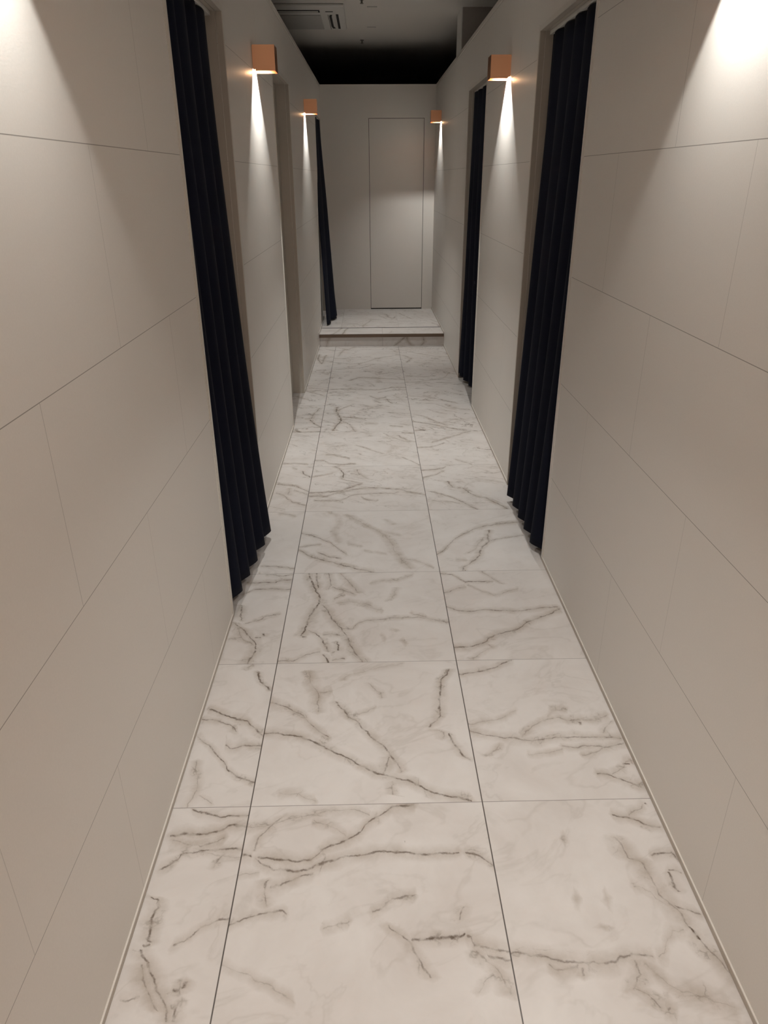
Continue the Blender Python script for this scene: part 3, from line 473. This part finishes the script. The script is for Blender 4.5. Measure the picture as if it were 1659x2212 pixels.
# ------------------------------------------------------------------ floor
bm = bmesh.new()
mats = []
seed = 0
for i in range(-3, 4):
    for j in range(-9, 10):
        x0, x1 = max(XO_L, i * TILE), min(XO_R, (i + 1) * TILE)
        y0, y1 = j * TILE, min((j + 1) * TILE, YS + 0.02)
        if y0 >= y1 or x1 <= x0:
            continue
        key = ('F', i, j)
        if i in (-1, 0, 1):
            seed += 1
            mi = len(mats)
            mats.append(marble("marble tile", (i * TILE, j * TILE), VEINS.get(key, []), seed,
                               wide=1.0 if j < 2 else 1.25 if j < 4 else 1.7, busy=0.0 if j < 3 else 0.5 if j < 5 else 1.0))
        else:
            mi = 0
        quad(bm, [(x0, y0, 0), (x1, y0, 0), (x1, y1, 0), (x0, y1, 0)], mi)
bmesh.ops.remove_doubles(bm, verts=bm.verts[:], dist=1e-5)
floor = struct(make("floor", bm, mats, fixn=False))

# raised floor with the step at its front
bm = bmesh.new()
pm = []
xa, xb = XO_L, XO_R
cols = [(-0.555, 0.045), (0.045, 0.62), (0.62, 1.22)]
for k, (a, c) in enumerate(cols):
    a2, c2 = (xa if k == 0 else a), (xb if k == 2 else c)
    pm.append(marble("marble tile", (a, 6.0), VEINS.get(('P', k - 1, 10), []), 60 + k, joints='U', wide=1.6, busy=0.7))
    quad(bm, [(a2, 5.895, HS), (c2, 5.895, HS), (c2, 6.6, HS), (a2, 6.6, HS)], k)
BAND = [(1, 0.5, 0.5, ((0.05, 0.20), (0.30, 0.28), (0.55, 0.33))), (1, 0.8, 0.7, ((0.02, 0.36), (0.35, 0.39), (0.55, 0.43)))]
pm.append(marble("marble band", (-0.149, 5.55), BAND, 71, joints='U', wide=1.6))
pm.append(marble("marble band", (0.451, 5.55), [], 72, joints='U'))
quad(bm, [(-0.149 - 0.6, YS + 0.004, HS), (0.451, YS + 0.004, HS), (0.451, 5.885, HS), (-0.749, 5.885, HS)], 3)
quad(bm, [(0.451, YS + 0.004, HS), (1.15, YS + 0.004, HS), (1.15, 5.885, HS), (0.451, 5.885, HS)], 4)
RIS1 = [(1, 0.3, 0.7, ((0.0, 0.10), (0.08, 0.12), (0.15, 0.15)))]
RIS2 = [(1, 0.6, 0.9, ((0.0, 0.18), (0.05, 0.24), (0.10, 0.30), (0.15, 0.36))), (1, 0.6, 0.7, ((0.0, 0.60), (0.06, 0.66), (0.15, 0.65))),
        (1, 0.1, 1.0, ((0.0, 0.47), (0.08, 0.40), (0.15, 0.38)))]
pm.append(marble("marble riser", (-0.149, 0.0), RIS1, 73, 'XZ', 'U', 1.5))
pm.append(marble("marble riser", (0.451, 0.0), RIS2, 74, 'XZ', 'U', 1.5))
for k, (a, c) in enumerate(cols):
    a2, c2 = (xa if k == 0 else a), (xb if k == 2 else c)
    pm.append(marble("marble tile", (a, 6.6), VEINS.get(('P', k - 1, 11), []), 60 + k, joints='U', wide=1.6, busy=0.7))
    quad(bm, [(a2, 6.6, HS), (c2, 6.6, HS), (c2, YB + 0.2, HS), (a2, YB + 0.2, HS)], 7 + k)
quad(bm, [(-0.60, YS, 0), (0.451, YS, 0), (0.451, YS, HS), (-0.60, YS, HS)], 5)
quad(bm, [(0.451, YS, 0), (1.15, YS, 0), (1.15, YS, HS), (0.451, YS, HS)], 6)
# solid underside closing faces
quad(bm, [(xa, YS + 0.02, 0), (-0.60, YS + 0.02, 0), (-0.60, YS + 0.02, HS), (xa, YS + 0.02, HS)], 0)
quad(bm, [(1.15, YS + 0.02, 0), (xb, YS + 0.02, 0), (xb, YS + 0.02, HS), (1.15, YS + 0.02, HS)], 0)
quad(bm, [(xa, YS + 0.02, HS), (-0.749, YS + 0.02, HS), (-0.749, 5.895, HS), (xa, 5.895, HS)], 0)
quad(bm, [(1.15, YS + 0.02, HS), (xb, YS + 0.02, HS), (xb, 5.895, HS), (1.15, 5.895, HS)], 2)
step = struct(make("floor", bm, pm, fixn=False))

# brown metal nosing on the step edge and the flush strip behind the band
bm = bmesh.new()
bx(bm, XL(YS) + 0.003, XR(YS) - 0.003, YS - 0.009, YS + 0.003, HS - 0.026, HS + 0.002)
bx(bm, XL(YS) + 0.003, XR(YS) - 0.003, YS + 0.0031, YS + 0.012, HS + 0.0002, HS + 0.002)
struct(make("trim_1", bm, M_NOSE, bevel=0.0006))
bm = bmesh.new()
bx(bm, XL(5.9) + 0.004, XR(5.9) - 0.004, 5.882, 5.897, HS - 0.01, HS + 0.0018)
struct(make("trim_2", bm, M_STRIP, bevel=0.0005))


# ------------------------------------------------------------------ corridor walls
def corridor_wall(name, openings, f, sgn, mats, yend):
    """sgn -1: the wall body lies to the left of its face"""
    bm = bmesh.new()
    a, b_ = (-THICK, 0.0) if sgn < 0 else (0.0, THICK)
    y = YN
    for (o0, o1, zf) in openings:
        bx(bm, a, b_, y, o0, 0.0, HT, f)
        bx(bm, a, b_, o0, o1, HEAD, HT, f)
        y = o1
    bx(bm, a, b_, y, yend, 0.0, HT, f)
    return struct(make(name, bm, mats))


corridor_wall("wall_left", OPEN_L, fl, -1, M_WL, YB)
corridor_wall("wall_right", OPEN_R, fr, 1, M_WR, YB)

# base strips with a bright bead on top
FLOORCUT = [(YN, YS - 0.001, 0.0), (YS + 0.014, 5.880, HS), (5.899, YB - 0.001, HS)]


def base_strip(name, openings, f, sgn):
    bm = bmesh.new()
    segs = []
    y = YN
    for (o0, o1, zf) in openings:
        segs.append((y, o0))
        y = o1
    segs.append((y, YB - 0.002))
    for s0, s1 in segs:
        for c0, c1, zf in FLOORCUT:
            a, b_ = max(s0, c0), min(s1, c1)
            if b_ - a < 0.01:
                continue
            d = 0.0030
            x0, x1 = (0.0, d) if sgn < 0 else (-d, 0.0)
            bx(bm, x0, x1, a, b_, zf + 0.0005, zf + 0.014, f)
            d = 0.0036
            x0, x1 = (0.0, d) if sgn < 0 else (-d, 0.0)
            bx(bm, x0, x1, a, b_, zf + 0.0142, zf + 0.0172, f, 1)
    return struct(make(name, bm, [M_BASE, M_TRIM]))


base_strip("baseboard_left", OPEN_L, fl, -1)
base_strip("baseboard_right", OPEN_R, fr, 1)


# cap strips on top of the corridor walls
def cap(name, f, sgn):
    bm = bmesh.new()
    x0, x1 = (-THICK - 0.002, 0.003) if sgn < 0 else (-0.003, THICK + 0.002)
    bx(bm, x0, x1, YN, YB, HT, HT + 0.004, f)
    x0, x1 = (0.0, 0.003) if sgn < 0 else (-0.003, 0.0)
    bx(bm, x0, x1, YN, YB - 0.004, HT - 0.018, HT, f)
    return struct(make(name, bm, M_TRIM))


cap("trim_3", fl, -1)
cap("trim_4", fr, 1)
trim_n = [5]


# linings of the openings: a pale edge frame, a groove, then the lining itself
def lining(o0, o1, zf, f, sgn):
    bm = bmesh.new()
    e = 0.0025

    def X(a, b_):       # depth measured into the wall
        return (-b_, -a) if sgn < 0 else (a, b_)
    fw = 0.016          # face width of the frame
    for (y0, y1, z0, z1) in ((o0 - fw, o0 + e, zf, HEAD + fw), (o1 - e, o1 + fw, zf, HEAD + fw), (o0 + e, o1 - e, HEAD - e, HEAD + fw)):
        bx(bm, *X(-e, 0.0), y0, y1, z0, z1, f, 0)
    # second narrow line round the frame
    g0 = fw + 0.004
    for (y0, y1, z0, z1) in ((o0 - g0 - 0.005, o0 - g0, zf, HEAD + g0), (o1 + g0, o1 + g0 + 0.003, zf, HEAD + g0)):
        bx(bm, *X(-0.0015, 0.0), y0, y1, z0, z1, f, 0)
    # return of the frame into the reveal
    for (y0, y1, z0, z1) in ((o0, o0 + e, zf, HEAD - e), (o1 - e, o1, zf, HEAD - e), (o0, o1, HEAD - e, HEAD)):
        bx(bm, *X(0.0, 0.021), y0, y1, z0, z1, f, 1)
    for (y0, y1, z0, z1) in ((o0, o0 + e, zf, HEAD - e), (o1 - e, o1, zf, HEAD - e), (o0, o1, HEAD - e, HEAD)):
        bx(bm, *X(0.0235, THICK), y0, y1, z0, z1, f, 1)
    o = struct(make("trim_%d" % trim_n[0], bm, [M_TRIM, M_REVEAL]))
    trim_n[0] += 1
    return o


for q in OPEN_L:
    lining(*q, fl, -1)
for q in OPEN_R:
    lining(*q, fr, 1)

# ------------------------------------------------------------------ back wall with the flush door
DX0, DX1, DZ0, DZ1 = 0.349, 0.918, HS + 0.003, 2.020
gp = 0.0042
bm = bmesh.new()
L0, R0 = XO_L, XO_R
bx(bm, L0, DX0 - gp, YB, YB + 0.10, HS - 0.02, HT)
bx(bm, DX1 + gp, R0, YB, YB + 0.10, HS - 0.02, HT)
bx(bm, DX0 - gp, DX1 + gp, YB, YB + 0.10, DZ1 + gp, HT)
struct(make("wall_back", bm, M_WB))
bm = bmesh.new()
bx(bm, DX0 - 0.02, DX1 + 0.02, YB + 0.055, YB + 0.075, HS - 0.02, DZ1 + 0.02)
e2 = 0.0006
bx(bm, DX0 - gp + 0.0003, DX0 - e2, YB + 0.004, YB + 0.040, HS - 0.01, DZ1 + gp - 0.0003)
bx(bm, DX1 + e2, DX1 + gp - 0.0003, YB + 0.004, YB + 0.040, HS - 0.01, DZ1 + gp - 0.0003)
bx(bm, DX0 - e2 + 0.0001, DX1 + e2 - 0.0001, YB + 0.004, YB + 0.040, DZ1 + e2, DZ1 + gp - 0.0003)
bx(bm, DX0 - e2 + 0.0001, DX1 + e2 - 0.0001, YB + 0.006, YB + 0.040, HS + 0.0005, DZ0 + 0.008)
struct(make("trim_20", bm, M_GAP_SHADE))  # dark strips in the door gaps, their shade put into the colour
bm = bmesh.new()
bx(bm, DX0, DX1 - 0.0, YB + 0.001, YB + 0.041, DZ0 + 0.009, DZ1)
struct(make("door_1", bm, M_DOOR, bevel=0.0008))
bm = bmesh.new()
bx(bm, XL(YB) - 0.0, XR(YB) + 0.0, YB - 0.002, YB + 0.102, HT, HT + 0.003)
struct(make("trim_21", bm, M_TRIM))

# closed pale door set back in the middle opening on the left
bm = bmesh.new()
bx(bm, -0.108, -0.080, OPEN_L[1][0] + 0.006, OPEN_L[1][1] - 0.006, 0.010, HEAD - 0.006, fl)
struct(make("door_2", bm, M_REVEAL, bevel=0.001))

# ------------------------------------------------------------------ room round the corridor
bm = bmesh.new()
bx(bm, XO_L - 0.1, XO_L, YN, 10.2, 0.0, CEIL)
struct(make("wall_outer_left", bm, M_CUB))
bm = bmesh.new()
bx(bm, XO_R, XO_R + 0.1, YN, 10.2, 0.0, CEIL)
struct(make("wall_outer_right", bm, M_CUB))
bm = bmesh.new()
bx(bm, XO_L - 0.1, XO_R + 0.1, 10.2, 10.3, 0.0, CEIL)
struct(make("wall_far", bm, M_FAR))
bm = bmesh.new()
bx(bm, XO_L - 0.1, XO_R + 0.1, YN - 0.1, YN, 0.0, CEIL)
struct(make("wall_near", bm, M_CUB))
bm = bmesh.new()
bx(bm, XO_L - 0.1, XO_R + 0.1, YN - 0.1, 10.3, CEIL, CEIL + 0.1)
struct(make("ceiling", bm, M_CEIL))
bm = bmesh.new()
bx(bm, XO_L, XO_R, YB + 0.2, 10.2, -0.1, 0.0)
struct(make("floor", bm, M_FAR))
# cross wall that rises from the right-hand wall to the ceiling
bm = bmesh.new()
bx(bm, 1.107, XO_R, 5.50, 5.83, HT + 0.004, CEIL)
struct(make("wall_cross", bm, M_PIER))
bm = bmesh.new()
bx(bm, 1.100, 1.1065, 5.505, 5.83, HT + 0.0045, CEIL - 0.001)  # end face of the cross wall, its light put into the white colour
struct(make("trim_22", bm, M_WHITE))

# ------------------------------------------------------------------ curtains and their rails
def smooth(t):
    return t * t * (3 - 2 * t)


def curtain(label, f, sgn, top, bot, ztop, zbot, n, amp, seed, power=1.6, group="navy curtains in the doorways"):
    """top, bot = (y near, y far, offset near, offset far); offset is measured out into the corridor"""
    rnd = random.Random(seed)
    skew = 0.135 * (bot[1] - bot[0]) / n
    NS, NZ = n * 20, 44
    phase = rnd.uniform(-0.3, 0.3)
    amps = [rnd.uniform(0.8, 1.2) for _ in range(n + 2)]
    jit = [rnd.uniform(-0.16, 0.16) for _ in range(n + 2)]
    bm = bmesh.new()
    grid = []
    for k in range(NZ + 1):
        t = k / NZ
        z = ztop + (zbot - ztop) * t
        w = t ** power
        row = []
        for i in range(NS + 1):
            s = i / NS
            fs = s * n
            idx = int(min(n, fs))
            loc = fs - idx
            a_ = amps[idx] * (1 - smooth(loc)) + amps[min(n + 1, idx + 1)] * smooth(loc)
            j_ = jit[idx] * (1 - smooth(loc)) + jit[min(n + 1, idx + 1)] * smooth(loc)
            ph = 2 * math.pi * (fs + j_ + phase + 0.05 * math.sin(2.2 * t + seed))
            wave = math.sin(ph) + 0.08 * math.sin(2 * ph + 0.6)
            y = (top[0] + (top[1] - top[0]) * s) * (1 - w) + (bot[0] + (bot[1] - bot[0]) * s) * w
            o = (top[2] + (top[3] - top[2]) * s) * (1 - w) + (bot[2] + (bot[3] - bot[2]) * s) * w
            aa = amp * a_ * (0.62 + 0.38 * smooth(min(1, t * 2.2)))
            y += skew * math.sin(ph) * (0.7 + 0.3 * t)
            o += aa * wave
            zz = z + (0.004 * math.sin(ph * 1.0 + 1.0) if k == NZ else 0.0) - (0.006 * (1 - math.cos(ph)) if k == 0 else 0.0)
            x = f(0.0, y) + (o if sgn < 0 else -o)
            row.append(bm.verts.new((x, y, zz)))
        grid.append(row)
    for k in range(NZ):
        for i in range(NS):
            bm.faces.new((grid[k][i], grid[k][i + 1], grid[k + 1][i + 1], grid[k + 1][i]))
    o = make("curtain", bm, M_CURT, smooth=True)
    md = o.modifiers.new("cloth thickness", 'SOLIDIFY')
    md.thickness = 0.0016
    md.offset = 0.0
    return tag(o, label, "curtain", group)


def rail(f, sgn, o0, o1, depth):
    bm = bmesh.new()
    a, b_ = (-depth - 0.012, -depth + 0.012) if sgn < 0 else (depth - 0.012, depth + 0.012)
    ym = o0 + 0.004
    bx(bm, a, b_, ym, o1 - 0.004, HEAD - 0.0165, HEAD - 0.003, f)
    return make("curtain_rail", bm, M_RAIL, bevel=0.002)


RG = "white curtain rails under the door heads"
tag(rail(fl, -1, 0.895, 1.715, 0.050), "white curtain rail at the head of the nearest left doorway", "curtain rail", RG)
tag(rail(fr, 1, 1.292, 2.108, 0.050), "white curtain rail at the head of the nearest right doorway", "curtain rail", RG)
tag(rail(fr, 1, 3.53, 4.345, 0.050), "white curtain rail at the head of the farther right doorway", "curtain rail", RG)
tag(rail(fl, -1, 6.20, 6.925, 0.020), "white curtain rail at the head of the left doorway beyond the step", "curtain rail", RG)

curtain("navy curtain in the nearest left doorway, its far hem swung into the corridor", fl, -1,
        (0.925, 1.665, -0.050, -0.045), (0.925, 1.585, -0.010, 0.050), HEAD - 0.020, 0.035, 5, 0.022, 3, 1.9)
curtain("navy curtain in the nearest right doorway, its pleats stepping down to the floor", fr, 1,
        (1.320, 2.065, -0.050, -0.045), (1.320, 1.945, 0.010, 0.022), HEAD - 0.020, 0.030, 5, 0.022, 8, 1.7)
curtain("narrow navy curtain in the farther right doorway beyond the copper lamp", fr, 1,
        (3.560, 4.315, -0.050, -0.030), (3.640, 4.315, -0.082, -0.002), HEAD - 0.020, 0.040, 5, 0.020, 5, 1.8)
curtain("navy curtain by the raised step on the left, flaring out at the bottom", fl, -1,
        (6.225, 6.880, -0.016, -0.012), (5.985, 6.520, 0.045, 0.128), HEAD - 0.020, HS + 0.010, 2, 0.030, 11, 1.15)


# ------------------------------------------------------------------ copper wall lamps
def lamp(wall, y, z, label, power=1.0):
    """open-bottomed copper cube, 10 cm; local +x points out into the corridor"""
    if wall == 'L':
        root = thing("wall_lamp", (XL(y) + 0.0005, y, z), label, "wall lamp", "copper cube wall lamps")
    else:
        root = thing("wall_lamp", (XR(y) - 0.0005, y, z), label, "wall lamp", "copper cube wall lamps", math.pi)
    S, t = 0.10, 0.0025
    bm = bmesh.new()
    bx(bm, t, S, -S / 2, S / 2, S - t, S)                # top
    bx(bm, S - t, S, -S / 2, S / 2, 0, S - t)            # front
    # the two sides; the one towards the entrance has a notch cut at the wall to shape the added glow
    near = -1 if wall == 'L' else 1
    for sd in (-1, 1):
        y0, y1 = (-S / 2, -S / 2 + t) if sd < 0 else (S / 2 - t, S / 2)
        if sd == near:
            bx(bm, 0.011, S - t, y0, y1, 0, S - t)
            bx(bm, 0.0, 0.011, y0, y1, 0.0055, S - t)
            bx(bm, 0.0, 0.011, y0, y1, 0.0, 0.0012)
        else:
            bx(bm, 0.0, S - t, y0, y1, 0, S - t)
    make("housing", bm, M_COPPER, root)
    bm = bmesh.new()
    bx(bm, 0.0, 0.002, -S / 2 + t, S / 2 - t, 0.012, S - t)
    make("back_plate", bm, M_COPPER_IN, root)
    bm = bmesh.new()
    cyl(bm, (0.031, 0.0), 0.016, 0.0640, 0.078)
    make("lens_ring", bm, M_LENS, root, bevel=0.001)
    ld = bpy.data.lights.new("lamp beam", 'SPOT')
    ld.energy = LAMP_WATTS * power
    ld.color = LAMP_COLOR
    ld.spot_size = math.radians(122)
    ld.spot_blend = 1.0
    ld.shadow_soft_size = 0.004
    lo = bpy.data.objects.new("lamp_beam", ld)
    COL.objects.link(lo)
    lo.parent = root
    lo.location = (0.031, 0.0, 0.058)
    lo.rotation_euler = (0.0, math.radians(LAMP_TILT), 0.0)
    gd = bpy.data.lights.new("lamp glow", 'SPOT')  # added warm spot, stands in for bounce off the copper inside
    gd.energy = GLOW_WATTS * power
    gd.color = (1.0, 0.60, 0.30)
    gd.spot_size = math.radians(60)
    gd.spot_blend = 0.5
    gd.shadow_soft_size = 0.001
    go = bpy.data.objects.new("lamp_glow", gd)
    COL.objects.link(go)
    go.parent = root
    go.location = (0.009, -near * 0.044, 0.0034)
    # aims along the wall, out through the notch
    go.rotation_euler = Vector((0.0, near * 1.0, 0.0)).to_track_quat('-Z', 'Y').to_euler()
    return root


LZ = 1.908
lamp('L', 2.455, LZ, "copper cube wall lamp on the left between the nearest curtain and the pale recessed door")
lamp('L', 5.075, 1.925, "small far copper cube wall lamp on the left above the step curtain")
lamp('R', 2.800, 1.913, "copper cube wall lamp on the right between the two navy curtains", 1.0)
lamp('R', 6.420, 1.946, "small far copper cube wall lamp on the right beside the flush back door", 0.66)
lamp('L', -0.185, LZ, "copper cube wall lamp above the left edge of view, lighting the nearest left wall", 0.85)
lamp('R', 0.225, LZ, "copper cube wall lamp above the right edge of view, lighting the nearest right wall", 0.85)
lamp('L', -2.82, LZ, "copper cube wall lamp on the left wall behind the viewer", 0.45)
lamp('R', -2.40, LZ, "copper cube wall lamp on the right wall behind the viewer", 0.45)

# ------------------------------------------------------------------ fill light added behind the viewer, unseen
t = thing("fill_panel", (0.42, -2.3, CEIL), "square fill light panel added unseen behind the viewer", "fill light")
bm = bmesh.new()
for (a, b_, c, d) in ((-0.31, 0.31, -0.31, -0.295), (-0.31, 0.31, 0.295, 0.31), (-0.31, -0.295, -0.295, 0.295), (0.295, 0.31, -0.295, 0.295)):
    bx(bm, a, b_, c, d, -0.03, -0.0005)
make("frame", bm, M_WHITE, t)
bm = bmesh.new()
bx(bm, -0.294, 0.294, -0.294, 0.294, -0.012, -0.0005)
make("diffuser", bm, M_WHITE, t)
ad = bpy.data.lights.new("panel light", 'AREA')
ad.shape = 'SQUARE'
ad.size = 0.58
ad.energy = FILL_WATTS
ad.color = FILL_COLOR
ao = bpy.data.objects.new("panel_light", ad)
COL.objects.link(ao)
ao.parent = t
ao.location = (0, 0, -0.014)

# ------------------------------------------------------------------ ceiling cassette, sprinkler, pipe marks
t = thing("air_conditioner", (-0.34, 5.93, CEIL), "white ceiling air conditioner cassette with dark vent slots above the left wall", "air conditioner")
bm = bmesh.new()
bx(bm, -0.50, 0.50, -0.57, 0.41, -0.020, -0.0005)
make("panel", bm, M_WHITE, t, bevel=0.012)
bm = bmesh.new()
bx(bm, -0.30, 0.30, -0.25, 0.35, -0.026, -0.0202)
make("intake_grille", bm, M_ACG, t, bevel=0.004)


def slot(x0, x1, y0, y1, inset):
    b2 = bmesh.new()
    bx(b2, x0, x1, y0, y1, -0.0215, -0.0202)
    s_ = make("air_outlet", b2, M_ACD, t)
    if inset:
        b3 = bmesh.new()
        bx(b3, x0 + inset[0], x1 - inset[0], y0 + inset[1], y1 - inset[1], -0.0245, -0.0216)
        make("louver", b3, M_WHITE, s_, bevel=0.001)


slot(-0.30, 0.300, -0.435, -0.345, (0.012, 0.028))
slot(0.425, 0.445, -0.27, 0.35, None)
slot(-0.445, -0.425, -0.27, 0.35, None)
bm = bmesh.new()
bx(bm, 0.358, 0.362, -0.25, 0.38, -0.0215, -0.0202)
make("seam", bm, M_ACD, t)
bm = bmesh.new()
prof = [(0.375, -0.25), (0.395, -0.25), (0.388, -0.19), (0.388, 0.24), (0.402, 0.33), (0.378, 0.34), (0.368, 0.24), (0.368, -0.19)]
lo_ = [bm.verts.new((x, y, -0.0215)) for x, y in prof]
hi_ = [bm.verts.new((x, y, -0.0202)) for x, y in prof]
bm.faces.new(lo_)
bm.faces.new(hi_[::-1])
for i in range(len(prof)):
    j = (i + 1) % len(prof)
    bm.faces.new((lo_[i], lo_[j], hi_[j], hi_[i]))
make("corner_latch", bm, M_ACD, t)
bm = bmesh.new()
bx(bm, 0.345, 0.405, -0.385, -0.362, -0.0215, -0.0202)
make("corner_latch", bm, M_ACD, t)

t = thing("sprinkler_head", (0.291, 6.99, CEIL), "small grey sprinkler head on the ceiling over the back wall", "sprinkler", "sprinkler heads on the ceiling")
bm = bmesh.new()
cyl(bm, (0, 0), 0.018, -0.006, -0.0005)
make("rosette", bm, M_STEEL, t)
bm = bmesh.new()
cyl(bm, (0, 0), 0.008, -0.026, -0.0062, 16)
make("nozzle", bm, M_STEEL, t)
bm = bmesh.new()
cyl(bm, (0, 0), 0.014, -0.029, -0.0262, 16)
make("deflector", bm, M_STEEL, t)
t2 = thing("sprinkler_head", (0.300, 5.22, CEIL), "small grey sprinkler head at the top edge of view beside the air conditioner", "sprinkler", "sprinkler heads on the ceiling")
for ch in list(t.children):
    c = ch.copy()
    COL.objects.link(c)
    c.parent = t2
for y, lb in ((5.48, "thin grey strip plate on the ceiling at the top edge of view"), (6.325, "thin grey strip plate on the ceiling between air conditioner and pier")):
    bm = bmesh.new()
    bx(bm, 0.340, 0.420, y - 0.010, y + 0.010, CEIL - 0.004, CEIL - 0.0003)
    tag(make("strip_plate", bm, M_ACG), lb, "ceiling plate", "strip plates on the ceiling")
